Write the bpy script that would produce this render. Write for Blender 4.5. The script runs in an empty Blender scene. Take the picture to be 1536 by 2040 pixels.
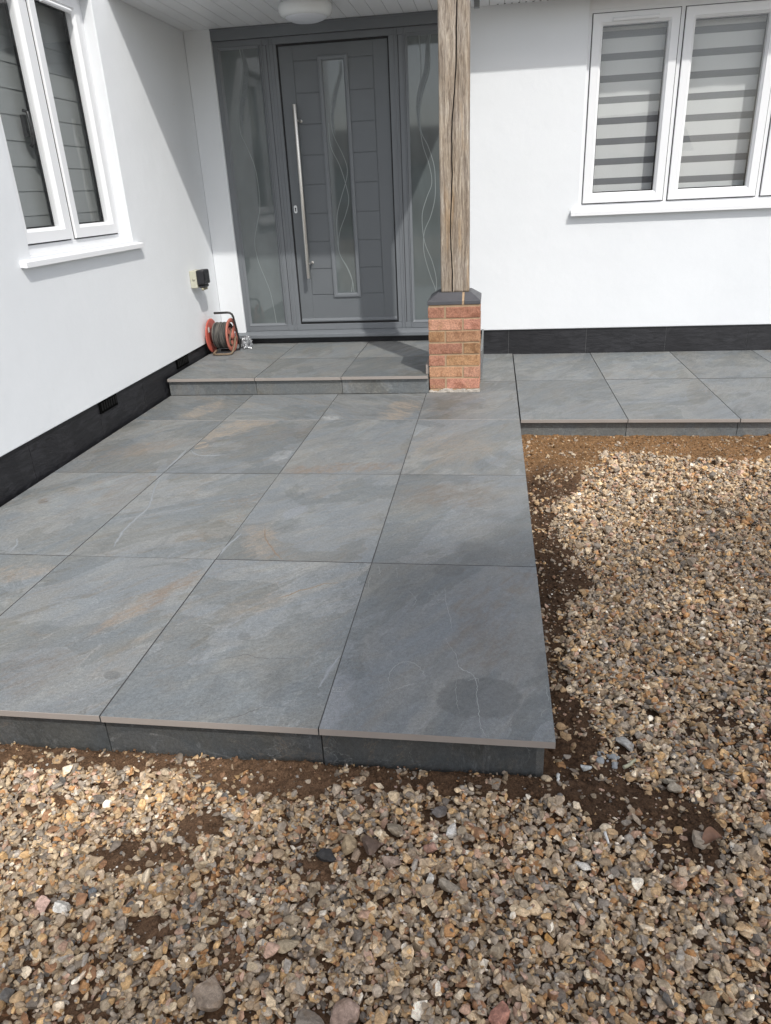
import bpy, bmesh, math, random
import numpy as np
from mathutils import Vector, Matrix, noise as mnoise
random.seed(7)
RNG = np.random.default_rng(11)
R = math.radians
S = bpy.context.scene
COL = S.collection

# ------------------------------------------------------------------ camera
cam_d = bpy.data.cameras.new('camera')
cam = bpy.data.objects.new('camera', cam_d); COL.objects.link(cam)
cam.location = (-0.1704, -1.4218, 1.2478)
cam.rotation_euler = (1.1530, 0.0451, 0.1351)
cam_d.sensor_fit = 'AUTO'; cam_d.sensor_width = 36.0
cam_d.lens = 1444.34 / 2040 * 36
cam_d.clip_start = 0.02; cam_d.clip_end = 400
S.camera = cam

# ------------------------------------------------------------------ sky, sun, exposure
SUN = Vector((0.65, -1.0, 1.313)).normalized()          # towards the sun
W = bpy.data.worlds.new('World'); S.world = W; W.use_nodes = True
wn = W.node_tree; wn.nodes.clear()
sky = wn.nodes.new('ShaderNodeTexSky'); sky.sky_type = 'NISHITA'; sky.sun_disc = False
sky.sun_elevation = math.asin(SUN.z); sky.sun_rotation = math.atan2(SUN.x, SUN.y)
sky.dust_density = 2.2; sky.air_density = 1.0
hs = wn.nodes.new('ShaderNodeHueSaturation'); hs.inputs['Saturation'].default_value = 0.5
bg = wn.nodes.new('ShaderNodeBackground'); bg.inputs['Strength'].default_value = 0.15
wo = wn.nodes.new('ShaderNodeOutputWorld')
wn.links.new(sky.outputs[0], hs.inputs['Color']); wn.links.new(hs.outputs[0], bg.inputs['Color']); wn.links.new(bg.outputs[0], wo.inputs[0])
sd = bpy.data.lights.new('sun', 'SUN'); sd.energy = 2.2; sd.angle = R(1.0); sd.color = (1.0, 0.97, 0.925)
sun = bpy.data.objects.new('sun', sd); COL.objects.link(sun)
sun.rotation_euler = SUN.to_track_quat('Z', 'Y').to_euler()
S.view_settings.view_transform = 'Standard'; S.view_settings.look = 'None'
S.view_settings.gamma = 1.0; S.view_settings.use_curve_mapping = False
S.view_settings.exposure = 0.44
S.cycles.max_bounces = 8

# ------------------------------------------------------------------ node helpers
def new_mat(name):
    m = bpy.data.materials.new(name); m.use_nodes = True
    nt = m.node_tree; nt.nodes.clear()
    out = nt.nodes.new('ShaderNodeOutputMaterial')
    b = nt.nodes.new('ShaderNodeBsdfPrincipled')
    nt.links.new(b.outputs[0], out.inputs[0])
    return m, nt, b
def put(nt, sock, v):
    if isinstance(v, bpy.types.NodeSocket): nt.links.new(v, sock)
    else:
        if hasattr(sock.default_value, '__len__') and not hasattr(v, '__len__'): v = (v,) * len(sock.default_value)
        if hasattr(v, '__len__') and len(sock.default_value) == 4 and len(v) == 3: v = tuple(v) + (1,)
        sock.default_value = v
def nd(nt, typ, ins=None, out=0, **props):
    n = nt.nodes.new(typ)
    for k, v in props.items(): setattr(n, k, v)
    for k, v in (ins or {}).items(): put(nt, n.inputs[k], v)
    return n.outputs[out]
def mixc(nt, f, a, b, blend='MIX'):
    n = nt.nodes.new('ShaderNodeMix'); n.data_type = 'RGBA'; n.blend_type = blend
    put(nt, n.inputs[0], f); put(nt, n.inputs[6], a); put(nt, n.inputs[7], b)
    return n.outputs[2]
def math_(nt, op, a, b=0.0, c=None, clamp=False):
    n = nt.nodes.new('ShaderNodeMath'); n.operation = op; n.use_clamp = clamp
    put(nt, n.inputs[0], a); put(nt, n.inputs[1], b)
    if c is not None: put(nt, n.inputs[2], c)
    return n.outputs[0]
def ramp(nt, v, a, b, lo=0.0, hi=1.0, smooth=True):
    n = nt.nodes.new('ShaderNodeMapRange'); n.interpolation_type = 'SMOOTHSTEP' if smooth else 'LINEAR'
    put(nt, n.inputs[0], v); n.inputs[1].default_value = a; n.inputs[2].default_value = b
    n.inputs[3].default_value = lo; n.inputs[4].default_value = hi
    return n.outputs[0]
def mapping(nt, vec, loc=(0,0,0), rot=(0,0,0), scale=(1,1,1), vt='POINT'):
    n = nt.nodes.new('ShaderNodeMapping'); n.vector_type = vt
    put(nt, n.inputs[0], vec); put(nt, n.inputs[1], loc); put(nt, n.inputs[2], rot); put(nt, n.inputs[3], scale)
    return n.outputs[0]
def noise(nt, vec, scale, detail=4, rough=0.55, dist=0.0, out=0):
    return nd(nt, 'ShaderNodeTexNoise', {'Vector': vec, 'Scale': scale, 'Detail': detail, 'Roughness': rough, 'Distortion': dist}, out)
def ocoord(nt): return nd(nt, 'ShaderNodeTexCoord', out=3)
def bump(nt, b, h, dist, strength=1.0, normal=None):
    n = nt.nodes.new('ShaderNodeBump'); n.inputs['Strength'].default_value = strength; n.inputs['Distance'].default_value = dist
    nt.links.new(h, n.inputs['Height'])
    if normal is not None: nt.links.new(normal, n.inputs['Normal'])
    if b is not None: nt.links.new(n.outputs[0], b.inputs['Normal'])
    return n.outputs[0]
def plain(name, col, rough=0.5, metal=0.0, vary=0.06, vscale=6.0, bscale=0, bdist=0.0, spec=0.5, rvary=.05):
    m, nt, b = new_mat(name)
    c = ocoord(nt)
    n1 = noise(nt, c, vscale, 5)
    put(nt, b.inputs['Base Color'], mixc(nt, n1, tuple(x * (1 - vary) for x in col), tuple(min(1, x * (1 + vary)) for x in col)))
    put(nt, b.inputs['Roughness'], ramp(nt, noise(nt, c, vscale * 3, 3), 0.3, 0.7, max(0.02, rough - rvary), rough + rvary))
    b.inputs['Metallic'].default_value = metal
    b.inputs['Specular IOR Level'].default_value = spec
    if bscale: bump(nt, b, noise(nt, c, bscale, 4), bdist)
    return m

# ------------------------------------------------------------------ materials
def render_mat():
    m, nt, b = new_mat('white_render')
    c = ocoord(nt)
    big = noise(nt, c, 1.3, 4); mid = noise(nt, c, 9, 4)
    col = mixc(nt, ramp(nt, big, .3, .7), (.70, .72, .737), (.73, .75, .766))
    # faint splash dirt low on the wall, in irregular specks
    sp = math_(nt, 'MULTIPLY', ramp(nt, noise(nt, c, 24, 3), .70, .78), ramp(nt, noise(nt, c, 1.7, 2), .5, .62))
    col = mixc(nt, math_(nt, 'MULTIPLY', sp, .35), col, (.55, .50, .42))
    put(nt, b.inputs['Base Color'], col)
    put(nt, b.inputs['Roughness'], .85)
    n = bump(nt, None, big, .02, .25)
    n = bump(nt, None, mid, .005, .45, n)
    bump(nt, b, noise(nt, c, 300, 4, .65), .0010, .6, n)
    return m
RENDER = render_mat()
UPVC = plain('white_upvc', (.76, .768, .778), .42, vary=.008, vscale=1.5, spec=.35, rvary=0)
SOFFIT = plain('soffit_white', (.74, .75, .76), .35, vary=.03, vscale=3)
DOORGREY = plain('slate_grey_paint', (.126, .137, .146), .38, vary=.05, vscale=5, bscale=260, bdist=.0003)
FRAMEGREY = plain('slate_grey_foil', (.155, .167, .179), .36, vary=.05, vscale=5, bscale=300, bdist=.0002)
RUBBER = plain('black_gasket', (.012, .012, .013), .6)
STEEL = None
def steel_mat():
    m, nt, b = new_mat('brushed_steel')
    c = mapping(nt, ocoord(nt), scale=(400, 400, 6))
    n = noise(nt, c, 1, 3)
    put(nt, b.inputs['Base Color'], mixc(nt, n, (.56, .54, .50), (.72, .70, .66)))
    b.inputs['Metallic'].default_value = 1.0
    put(nt, b.inputs['Roughness'], ramp(nt, n, .3, .7, .24, .42))
    return m
STEEL = steel_mat()
def plinth_mat():
    m, nt, b = new_mat('black_plinth_tile')
    c = ocoord(nt)
    s = noise(nt, mapping(nt, c, scale=(5, 5, 22)), 2.2, 6, .65, .8)
    col = mixc(nt, ramp(nt, s, .35, .75), (.010, .010, .012), (.027, .027, .031))
    dust = math_(nt, 'MULTIPLY', ramp(nt, noise(nt, c, 55, 5, .7), .62, .8), ramp(nt, noise(nt, c, 3, 3), .45, .7))
    col = mixc(nt, math_(nt, 'MULTIPLY', dust, .5), col, (.16, .16, .16))
    damp = ramp(nt, noise(nt, c, 2.2, 3, .5, .6), .54, .56)
    col = mixc(nt, math_(nt, 'MULTIPLY', damp, .55), col, (.007, .007, .009))
    put(nt, b.inputs['Base Color'], col)
    put(nt, b.inputs['Roughness'], ramp(nt, s, .3, .7, .42, .62))
    bump(nt, b, s, .003, .6)
    return m
PLINTH = plinth_mat()
GROUT = plain('pale_grout', (.16, .16, .16), .9)
DARKROOM = plain('dark_interior', (.025, .025, .027), .9)

def slate_mat(seed, blobs, warm=0.5, dark=1.0, org=(0, 0, 0)):
    m, nt, b = new_mat('slate_porcelain')
    c = mapping(nt, ocoord(nt), loc=tuple(org))
    rs = random.Random(seed)
    off = (rs.uniform(-30, 30), rs.uniform(-30, 30), rs.uniform(-30, 30))
    dark *= rs.uniform(.90, 1.12); warm *= rs.uniform(.6, 1.6)
    ang = -R(rs.uniform(38, 68)) * (1 if rs.random() < .85 else -.6)
    p = mapping(nt, c, loc=off)
    pr_ = mapping(nt, p, rot=(0, 0, ang))
    def stretch(a_, b_): return mapping(nt, pr_, scale=(a_, b_, (a_+b_)/2))
    st = stretch(1.0, 2.3)
    big = noise(nt, st, 1.7, 6, .62, 1.1)
    cloud = noise(nt, stretch(1, 1.5), 3.4, 7, .66, .7)
    mid = noise(nt, stretch(1, 3.4), 5.5, 7, .66, .9)
    fine = noise(nt, p, 110, 5, .72)
    grain = noise(nt, stretch(1, 2.4), 300, 3, .7)
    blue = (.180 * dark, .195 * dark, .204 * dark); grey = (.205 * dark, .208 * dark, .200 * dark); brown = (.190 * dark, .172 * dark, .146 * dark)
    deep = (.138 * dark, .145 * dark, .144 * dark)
    col = mixc(nt, ramp(nt, big, .36, .64), blue, grey)
    col = mixc(nt, math_(nt, 'MULTIPLY', ramp(nt, cloud, .52, .74), .75), col, deep)
    col = mixc(nt, math_(nt, 'MULTIPLY', ramp(nt, mid, .50, .70), .55 * warm + .10), col, brown)
    rust = math_(nt, 'MULTIPLY', ramp(nt, noise(nt, mapping(nt, st, loc=(7, 3, 1)), 2.0, 6, .64, 1.6), .60, .74), warm * .85)
    col = mixc(nt, math_(nt, 'MULTIPLY', rust, ramp(nt, mid, .35, .6, .4, 1.0)), col, (.228, .192, .152))
    # overlapping cleft layers: each has a crisp broken edge and its own tone
    for k_, (sc_k, th_, tone) in enumerate(((1.15, .50, (.80, .81, .80)), (1.7, .56, (1.13, 1.12, 1.10)), (.9, .60, (.86, .83, .78)))):
        ly_ = noise(nt, mapping(nt, stretch(1, 1.7), loc=(11*k_+3, 5, 2)), sc_k, 9, .60, .9)
        col = mixc(nt, math_(nt, 'MULTIPLY', ramp(nt, ly_, th_, th_ + .012), .75), col, mixc(nt, 1.0, col, tone, 'MULTIPLY'))
        lip = ramp(nt, math_(nt, 'ABSOLUTE', math_(nt, 'SUBTRACT', ly_, th_ + .006)), .0, .006, 1, 0)
        lip = math_(nt, 'MULTIPLY', lip, ramp(nt, noise(nt, p, 4.0 + k_, 4), .50, .62))
        col = mixc(nt, math_(nt, 'MULTIPLY', lip, .30), col, (.35, .355, .345) if k_ != 2 else (.25, .185, .125))
    bv = noise(nt, mapping(nt, stretch(1, 2.2), loc=(2, 9, 4)), 1.6, 9, .68, 1.6)
    bvl = math_(nt, 'MULTIPLY', ramp(nt, math_(nt, 'ABSOLUTE', math_(nt, 'SUBTRACT', bv, .5)), .0, .010, 1, 0), ramp(nt, noise(nt, p, 2.3, 4), .50, .60))
    col = mixc(nt, math_(nt, 'MULTIPLY', bvl, min(1.0, .75 * warm)), col, (.205, .155, .110))
    # pale worn cleft edges
    ce = noise(nt, stretch(1, 2.0), 2.6, 8, .66, 1.2)
    edge = ramp(nt, math_(nt, 'ABSOLUTE', math_(nt, 'SUBTRACT', ce, .5)), .0, .009, 1, 0)
    edge = math_(nt, 'MULTIPLY', edge, ramp(nt, noise(nt, p, 3.1, 3), .52, .66))
    col = mixc(nt, math_(nt, 'MULTIPLY', edge, .34), col, (.36, .37, .365))
    chalk = math_(nt, 'MULTIPLY', ramp(nt, noise(nt, stretch(1, 4.5), 8, 7, .72), .56, .78), .42)
    col = mixc(nt, chalk, col, (.30, .312, .32))
    pal = {'dark': (.108, .111, .108), 'brown': (.168, .145, .122), 'tan': (.275, .235, .190), 'rust': (.215, .178, .146),
           'light': (.245, .26, .28), 'white': (.40, .41, .41)}
    midf = noise(nt, stretch(1, 3.2), 20, 8, .72, .6)
    wob = noise(nt, p, 11, 6, .68, out=1)
    for (kind, (cx, cy), (rx, ry), a, s, soft) in blobs:
        d = nd(nt, 'ShaderNodeVectorMath', {0: c, 1: mapping(nt, wob, loc=(-.5, -.5, -.5))}, operation='ADD')
        wv = nt.nodes.new('ShaderNodeVectorMath'); wv.operation = 'MULTIPLY_ADD'
        amp = min(rx, ry) * (2.4 if soft > .3 else .6)
        nt.links.new(wob, wv.inputs[0]); wv.inputs[1].default_value = (amp, amp, 0); nt.links.new(c, wv.inputs[2])
        q = mapping(nt, wv.outputs[0], loc=(cx + amp / 2, cy + amp / 2, 0), rot=(0, 0, a), scale=(rx, ry, 1000), vt='TEXTURE')
        ln = nd(nt, 'ShaderNodeVectorMath', {0: q}, out=1, operation='LENGTH')
        f = ramp(nt, ln, 1 - soft * .7, 1 + soft * .35, s, 0)
        if kind in ('rust', 'tan', 'white', 'brown'): f = math_(nt, 'MULTIPLY', math_(nt, 'MULTIPLY', f, ramp(nt, mid, .36, .56, .35, 1.2)), ramp(nt, midf, .42, .56, .30, 1.15))
        col = mixc(nt, math_(nt, 'MINIMUM', f, 1.0), col, pal[kind])
    col = mixc(nt, 1.0, col, mixc(nt, ramp(nt, fine, .25, .75), (.80, .80, .80), (1.2, 1.2, 1.2)), 'MULTIPLY')
    col = mixc(nt, 1.0, col, mixc(nt, ramp(nt, grain, .25, .75), (.74, .74, .74), (1.26, 1.26, 1.26)), 'MULTIPLY')
    put(nt, b.inputs['Base Color'], col)
    put(nt, b.inputs['Roughness'], math_(nt, 'ADD', ramp(nt, mid, .3, .7, .40, .62), ramp(nt, fine, .3, .7, -.06, .08)))
    b.inputs['Specular IOR Level'].default_value = .45
    n = bump(nt, None, ce, .009, .6)
    n = bump(nt, None, mid, .004, .6, n)
    n = bump(nt, None, midf, .0015, .6, n)
    n = bump(nt, None, grain, .0008, .5, n)
    bump(nt, b, fine, .0016, .7, n)
    return m
SLABJOINT = plain('slab_joint_face', (.06, .06, .06), .9)
SLABEDGE = plain('slab_cut_edge', (.290, .258, .232), .55, vary=.08, vscale=12)
VEIN = {'light': plain('pale_ridge', (.31, .32, .31), .6, vary=.25, vscale=60),
        'white': plain('chalky_streak', (.258, .272, .28), .6, vary=.15, vscale=60),
        'w1': plain('chalk_halo', (.208, .221, .228), .6, vary=.12, vscale=60), 'w2': plain('chalk_mid', (.228, .242, .25), .6, vary=.12, vscale=60),
        'rust': plain('rusty_streak', (.20, .155, .115), .6, vary=.25, vscale=60),
        'dark': plain('dark_hairline', (.09, .09, .09), .6, vary=.2, vscale=60)}
MORTARBED = plain('mortar_bed', (.06, .058, .055), .95, vary=.2, vscale=20, bscale=60, bdist=.004)

def brick_mat():
    m, nt, b = new_mat('multi_red_brick')
    c = ocoord(nt)
    a = nd(nt, 'ShaderNodeAttribute', attribute_name='Col')
    n1 = noise(nt, c, 16, 6, .7, .8); n2 = noise(nt, c, 130, 5, .75); n3 = noise(nt, mapping(nt, c, loc=(4, 2, 7)), 9, 3)
    col = mixc(nt, ramp(nt, n1, .42, .68), a, mixc(nt, 1.0, a, (.62, .55, .50), 'MULTIPLY'))
    col = mixc(nt, math_(nt, 'MULTIPLY', ramp(nt, n3, .55, .68), .5), col, (.33, .20, .10))
    col = mixc(nt, 1.0, col, mixc(nt, ramp(nt, n2, .3, .7), (.62, .62, .62), (1.32, 1.3, 1.28)), 'MULTIPLY')
    put(nt, b.inputs['Base Color'], col); put(nt, b.inputs['Roughness'], .9)
    n = bump(nt, None, n2, .004, .8); bump(nt, b, n1, .004, .5, n)
    return m
BRICK = brick_mat()
MORTAR = plain('sandy_mortar', (.38, .27, .17), .95, vary=.18, vscale=40, bscale=180, bdist=.003)
BLUEBRICK = plain('blue_engineering_brick', (.075, .075, .082), .5, vary=.22, vscale=18, bscale=120, bdist=.001)
WHITEMORTAR = plain('lime_smear', (.42, .38, .33), .9, vary=.35, vscale=50, bscale=160, bdist=.004)

def oak_mat():
    m, nt, b = new_mat('weathered_oak')
    c = ocoord(nt)
    wob = noise(nt, mapping(nt, c, scale=(3, 3, 1.0)), 2.5, 4, .6, out=1)
    wv = nt.nodes.new('ShaderNodeVectorMath'); wv.operation = 'MULTIPLY_ADD'
    nt.links.new(wob, wv.inputs[0]); wv.inputs[1].default_value = (.05, .05, 0.0); nt.links.new(c, wv.inputs[2])
    g = noise(nt, mapping(nt, wv.outputs[0], scale=(75, 75, 2.6)), 1.0, 7, .72)
    g2 = noise(nt, mapping(nt, wv.outputs[0], scale=(220, 220, 9)), 1.0, 4, .7)
    pat = noise(nt, mapping(nt, c, scale=(9, 9, 3.5)), 1.0, 5, .6)
    col = mixc(nt, ramp(nt, g, .30, .70), (.125, .090, .064), (.425, .355, .272))
    col = mixc(nt, math_(nt, 'MULTIPLY', ramp(nt, pat, .40, .66), .62), col, mixc(nt, ramp(nt, g, .3, .7), (.23, .19, .155), (.52, .475, .415)))
    tan = math_(nt, 'MULTIPLY', ramp(nt, noise(nt, mapping(nt, c, loc=(3, 1, 2), scale=(14, 14, 1.6)), 1.0, 4), .56, .68), .6)
    col = mixc(nt, tan, col, mixc(nt, g, (.25, .16, .085), (.46, .33, .20)))
    col = mixc(nt, 1.0, col, mixc(nt, ramp(nt, g2, .35, .65), (.70, .68, .66), (1.2, 1.2, 1.2)), 'MULTIPLY')
    put(nt, b.inputs['Base Color'], col); put(nt, b.inputs['Roughness'], .85)
    n = bump(nt, None, g, .006, .8); bump(nt, b, g2, .002, .6, n)
    return m
OAK = oak_mat()
OAKCRACK = plain('deep_crack', (.03, .022, .016), .95)

def glass_mat():
    m = bpy.data.materials.new('window_glass'); m.use_nodes = True; nt = m.node_tree; nt.nodes.clear()
    out = nt.nodes.new('ShaderNodeOutputMaterial')
    tr = nt.nodes.new('ShaderNodeBsdfTransparent'); tr.inputs[0].default_value = (.925, .93, .93, 1)
    gl = nt.nodes.new('ShaderNodeBsdfGlossy'); gl.inputs['Roughness'].default_value = .0
    fr = nt.nodes.new('ShaderNodeFresnel'); fr.inputs[0].default_value = 1.75
    c = ocoord(nt)
    w = noise(nt, c, 3.0, 2)
    bn = nt.nodes.new('ShaderNodeBump'); bn.inputs['Distance'].default_value = .0012; bn.inputs['Strength'].default_value = .6
    nt.links.new(w, bn.inputs['Height']); nt.links.new(bn.outputs[0], gl.inputs['Normal'])
    mx = nt.nodes.new('ShaderNodeMixShader')
    geo = nt.nodes.new('ShaderNodeNewGeometry'); nt.links.new(math_(nt, 'MULTIPLY', fr.outputs[0], math_(nt, 'SUBTRACT', 1.0, geo.outputs['Backfacing'])), mx.inputs[0]); nt.links.new(tr.outputs[0], mx.inputs[1]); nt.links.new(gl.outputs[0], mx.inputs[2])
    nt.links.new(mx.outputs[0], out.inputs[0])
    return m
GLASS = glass_mat()
def frost_mat(name, col, ior=1.7):
    m, nt, b = new_mat(name)
    c = ocoord(nt)
    n = noise(nt, mapping(nt, c, scale=(2.4, 1, .9)), 1.6, 4)
    put(nt, b.inputs['Base Color'], mixc(nt, ramp(nt, n, .3, .7), tuple(x * .82 for x in col), tuple(x * 1.15 for x in col)))
    b.inputs['Roughness'].default_value = .045; b.inputs['IOR'].default_value = ior
    bump(nt, b, noise(nt, c, 2.0, 2), .0012, .4)
    return m
FROST = frost_mat('obscure_door_glass', (.104, .120, .121), 1.75)
ETCH = plain('etched_line', (.20, .222, .222), .5)
ETCHBAND = plain('etched_band', (.135, .15, .155), .3)

# ------------------------------------------------------------------ geometry helpers (all coordinates are world metres)
WL = {}
class G:
    def __init__(s): s.bm = bmesh.new(); s.mi = 0
    def box(s, x0, x1, y0, y1, z0, z1):
        v = [s.bm.verts.new(p) for p in ((x0,y0,z0),(x1,y0,z0),(x1,y1,z0),(x0,y1,z0),(x0,y0,z1),(x1,y0,z1),(x1,y1,z1),(x0,y1,z1))]
        for f in ((0,3,2,1),(4,5,6,7),(0,1,5,4),(1,2,6,5),(2,3,7,6),(3,0,4,7)):
            s.bm.faces.new([v[i] for i in f]).material_index = s.mi
        return v
    def prism(s, pts, axis, a0, a1):
        def p3(p, a):
            q = list(p); q.insert(axis, a); return q
        lo = [s.bm.verts.new(p3(p, a0)) for p in pts]; hi = [s.bm.verts.new(p3(p, a1)) for p in pts]
        n = len(pts)
        fs = [s.bm.faces.new(lo), s.bm.faces.new(hi)] + [s.bm.faces.new((lo[i], lo[(i+1)%n], hi[(i+1)%n], hi[i])) for i in range(n)]
        for f in fs: f.material_index = s.mi
    def tube(s, pts, r, seg=8, caps=True):
        pts = [Vector(p) for p in pts]; rings = []
        t = (pts[1] - pts[0]).normalized(); u = t.orthogonal().normalized()
        for i, p in enumerate(pts):
            a = pts[max(i-1, 0)]; b = pts[min(i+1, len(pts)-1)]
            t = (b - a).normalized(); u = (u - t * u.dot(t)).normalized(); w = t.cross(u)
            rr = r[i] if hasattr(r, '__len__') else r
            rings.append([s.bm.verts.new(p + (u * math.cos(k*2*math.pi/seg) + w * math.sin(k*2*math.pi/seg)) * rr) for k in range(seg)])
        for a, b in zip(rings, rings[1:]):
            for k in range(seg):
                f = s.bm.faces.new((a[k], a[(k+1)%seg], b[(k+1)%seg], b[k])); f.material_index = s.mi; f.smooth = True
        if caps:
            s.bm.faces.new(rings[0][::-1]).material_index = s.mi; s.bm.faces.new(rings[-1]).material_index = s.mi
    def lathe(s, prof, c, axis, seg=40):
        # prof: (radius, along axis) from c
        ax = {'x': (Vector((1,0,0)), Vector((0,1,0)), Vector((0,0,1))), 'z': (Vector((0,0,1)), Vector((1,0,0)), Vector((0,1,0))), 'y': (Vector((0,1,0)), Vector((1,0,0)), Vector((0,0,1)))}[axis]
        c = Vector(c); rings = []
        for r, h in prof:
            if r < 1e-6: rings.append([s.bm.verts.new(c + ax[0]*h)])
            else: rings.append([s.bm.verts.new(c + ax[0]*h + (ax[1]*math.cos(k*2*math.pi/seg) + ax[2]*math.sin(k*2*math.pi/seg))*r) for k in range(seg)])
        for a, b in zip(rings, rings[1:]):
            for k in range(seg):
                k2 = (k+1) % seg
                if len(a) == 1 and len(b) == 1: continue
                if len(a) == 1: f = s.bm.faces.new((a[0], b[k2], b[k]))
                elif len(b) == 1: f = s.bm.faces.new((a[k], a[k2], b[0]))
                else: f = s.bm.faces.new((a[k], a[k2], b[k2], b[k]))
                f.material_index = s.mi; f.smooth = True
    def ribbon(s, pts, w, axis, lvl, th):
        # thin ridge following 2-D points in the plane axis = lvl, raised by th
        n = len(pts); L = []
        for i in range(n):
            a = Vector(pts[max(i-1,0)]); b = Vector(pts[min(i+1,n-1)]); t = (b - a).normalized(); nn = Vector((-t.y, t.x))
            ww = (w[i] if hasattr(w, '__len__') else w) / 2; p = Vector(pts[i])
            L.append((p + nn*ww, p - nn*ww))
        def p3(p, a):
            q = [p.x, p.y]; q.insert(axis, a); return q
        up = [(s.bm.verts.new(p3(a, lvl+th)), s.bm.verts.new(p3(b, lvl+th))) for a, b in L]
        dn = [(s.bm.verts.new(p3(a, lvl-abs(th))), s.bm.verts.new(p3(b, lvl-abs(th)))) for a, b in L]
        for i in range(n-1):
            for f in ((up[i][0], up[i][1], up[i+1][1], up[i+1][0]), (up[i][0], up[i+1][0], dn[i+1][0], dn[i][0]), (up[i][1], dn[i][1], dn[i+1][1], up[i+1][1])):
                s.bm.faces.new(f).material_index = s.mi
def base_of(bm):
    xs = [v.co.x for v in bm.verts]; ys = [v.co.y for v in bm.verts]; zs = [v.co.z for v in bm.verts]
    return Vector(((min(xs)+max(xs))/2, (min(ys)+max(ys))/2, min(zs)))
def obj(name, g, mats, parent=None, bevel=0.0, segs=2, fix=True):
    bm = g.bm if isinstance(g, G) else g
    if fix: bmesh.ops.recalc_face_normals(bm, faces=bm.faces)
    me = bpy.data.meshes.new(name)
    loc = WL[parent.name] if parent else base_of(bm)
    bmesh.ops.translate(bm, verts=bm.verts, vec=-loc)
    bm.to_mesh(me); bm.free()
    for m in (mats if isinstance(mats, (list, tuple)) else [mats]): me.materials.append(m)
    o = bpy.data.objects.new(name, me); COL.objects.link(o)
    if parent: o.parent = parent
    else: o.location = loc
    WL[o.name] = loc
    if bevel:
        md = o.modifiers.new('bevel', 'BEVEL'); md.width = bevel; md.segments = segs; md.limit_method = 'ANGLE'; md.angle_limit = R(40)
    return o
def tag(o, label=None, cat=None, group=None, kind=None):
    if label: o['label'] = label
    if cat: o['category'] = cat
    if group: o['group'] = group
    if kind: o['kind'] = kind
    return o
def thing(name, label, cat, loc, group=None, kind=None):
    o = bpy.data.objects.new(name, None); COL.objects.link(o); o.location = loc; o.empty_display_size = .1
    WL[o.name] = Vector(loc)
    return tag(o, label, cat, group, kind)
def wall_sheet(g, axis, face, back, a0, a1, z0, z1, holes):
    """a wall with real openings; axis 0: wall plane x=face, runs along y; axis 1: plane y=face, runs along x"""
    A = sorted({a0, a1, *[h[0] for h in holes], *[h[1] for h in holes]}); Z = sorted({z0, z1, *[h[2] for h in holes], *[h[3] for h in holes]})
    def solid(i, j):
        if i < 0 or j < 0 or i >= len(A)-1 or j >= len(Z)-1: return False
        ca, cz = (A[i]+A[i+1])/2, (Z[j]+Z[j+1])/2
        return not any(h[0] < ca < h[1] and h[2] < cz < h[3] for h in holes)
    V = {}
    def v(d, a, z):
        k = (d, a, z)
        if k not in V: V[k] = g.bm.verts.new((d, a, z) if axis == 0 else (a, d, z))
        return V[k]
    for i in range(len(A)-1):
        for j in range(len(Z)-1):
            if not solid(i, j): continue
            for d in (face, back): g.bm.faces.new((v(d,A[i],Z[j]), v(d,A[i+1],Z[j]), v(d,A[i+1],Z[j+1]), v(d,A[i],Z[j+1])))
            for (di, dj, p, q) in ((-1,0,(A[i],Z[j]),(A[i],Z[j+1])), (1,0,(A[i+1],Z[j]),(A[i+1],Z[j+1])), (0,-1,(A[i],Z[j]),(A[i+1],Z[j])), (0,1,(A[i],Z[j+1]),(A[i+1],Z[j+1]))):
                if not solid(i+di, j+dj): g.bm.faces.new((v(face,*p), v(face,*q), v(back,*q), v(back,*p)))

# ================================================================== THE HOUSE
house = thing('house', 'white rendered house with black plinth tiles, white windows and a slate grey front door', 'house', (-1.3, 4.5, 0))
XL, YW = -2.40, 4.50
EAVE_Y, PORCH_Y, PORCH_X, SOF_Z = 4.225, 3.365, -0.215, 2.356
g = G(); wall_sheet(g, 0, XL, XL-.16, -.6, YW+.16, .205, 3.5, [(2.05, 3.154, 1.03, 2.31)]); obj('wall', g, RENDER, house, .004)
g = G(); wall_sheet(g, 1, YW, YW+.16, XL+.001, 5.6, .19, 2.6, [(-2.2, -.45, .19, 2.6), (.452, 2.33, 1.04, 2.356)])
obj('wall', g, RENDER, house, .006)
g = G(); g.box(XL-4.2, XL-.161, -.6, -.45, -.2, 3.5); g.box(XL-4.2, XL-4.05, -.449, 9, -.2, 3.5); g.box(5.45, 5.6, YW+.161, 9, -.2, 2.6); g.box(-6.6, 5.6, 9.001, 9.15, -.2, 3.5)
obj('wall', g, RENDER, house)
# plinths: laid tiles with thin joints, set back under the render
def plinth(axis, face, back, cuts, z0, z1, holes=()):
    g = G()
    for i, (a, b) in enumerate(zip(cuts, cuts[1:])):
        d = RNG.uniform(0, .0012)
        lo, hi = min(face, back), max(face, back)
        if axis == 0: g.box(lo, hi - d, a+.0015, b-.0015, z0, z1)
        else: g.box(a+.0015, b-.0015, lo + d, hi, z0, z1)
    g.mi = 1
    if axis == 0: g.box(min(face, back), max(face, back)-.003, cuts[0], cuts[-1], z0, z1-.001)
    else: g.box(cuts[0], cuts[-1], min(face, back)+.003, max(face, back), z0, z1-.001)
    return g
obj('plinth', plinth(0, XL-.014, XL-.10, [-.6, .0, .6, 1.14, 1.69, 2.37, 2.385, 2.96, 3.56, 4.16, 4.51], -.3, .205), [PLINTH, GROUT], house)
obj('plinth', plinth(1, YW+.014, YW+.10, [-.24, -.033, .57, 1.17, 1.77, 2.37, 2.97, 3.57, 4.2, 5.6], -.3, .19), [PLINTH, GROUT], house)
g = G(); g.box(XL+.002, -.241, YW+.02, YW+.10, -.3, .166); obj('plinth', g, PLINTH, house)
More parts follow.
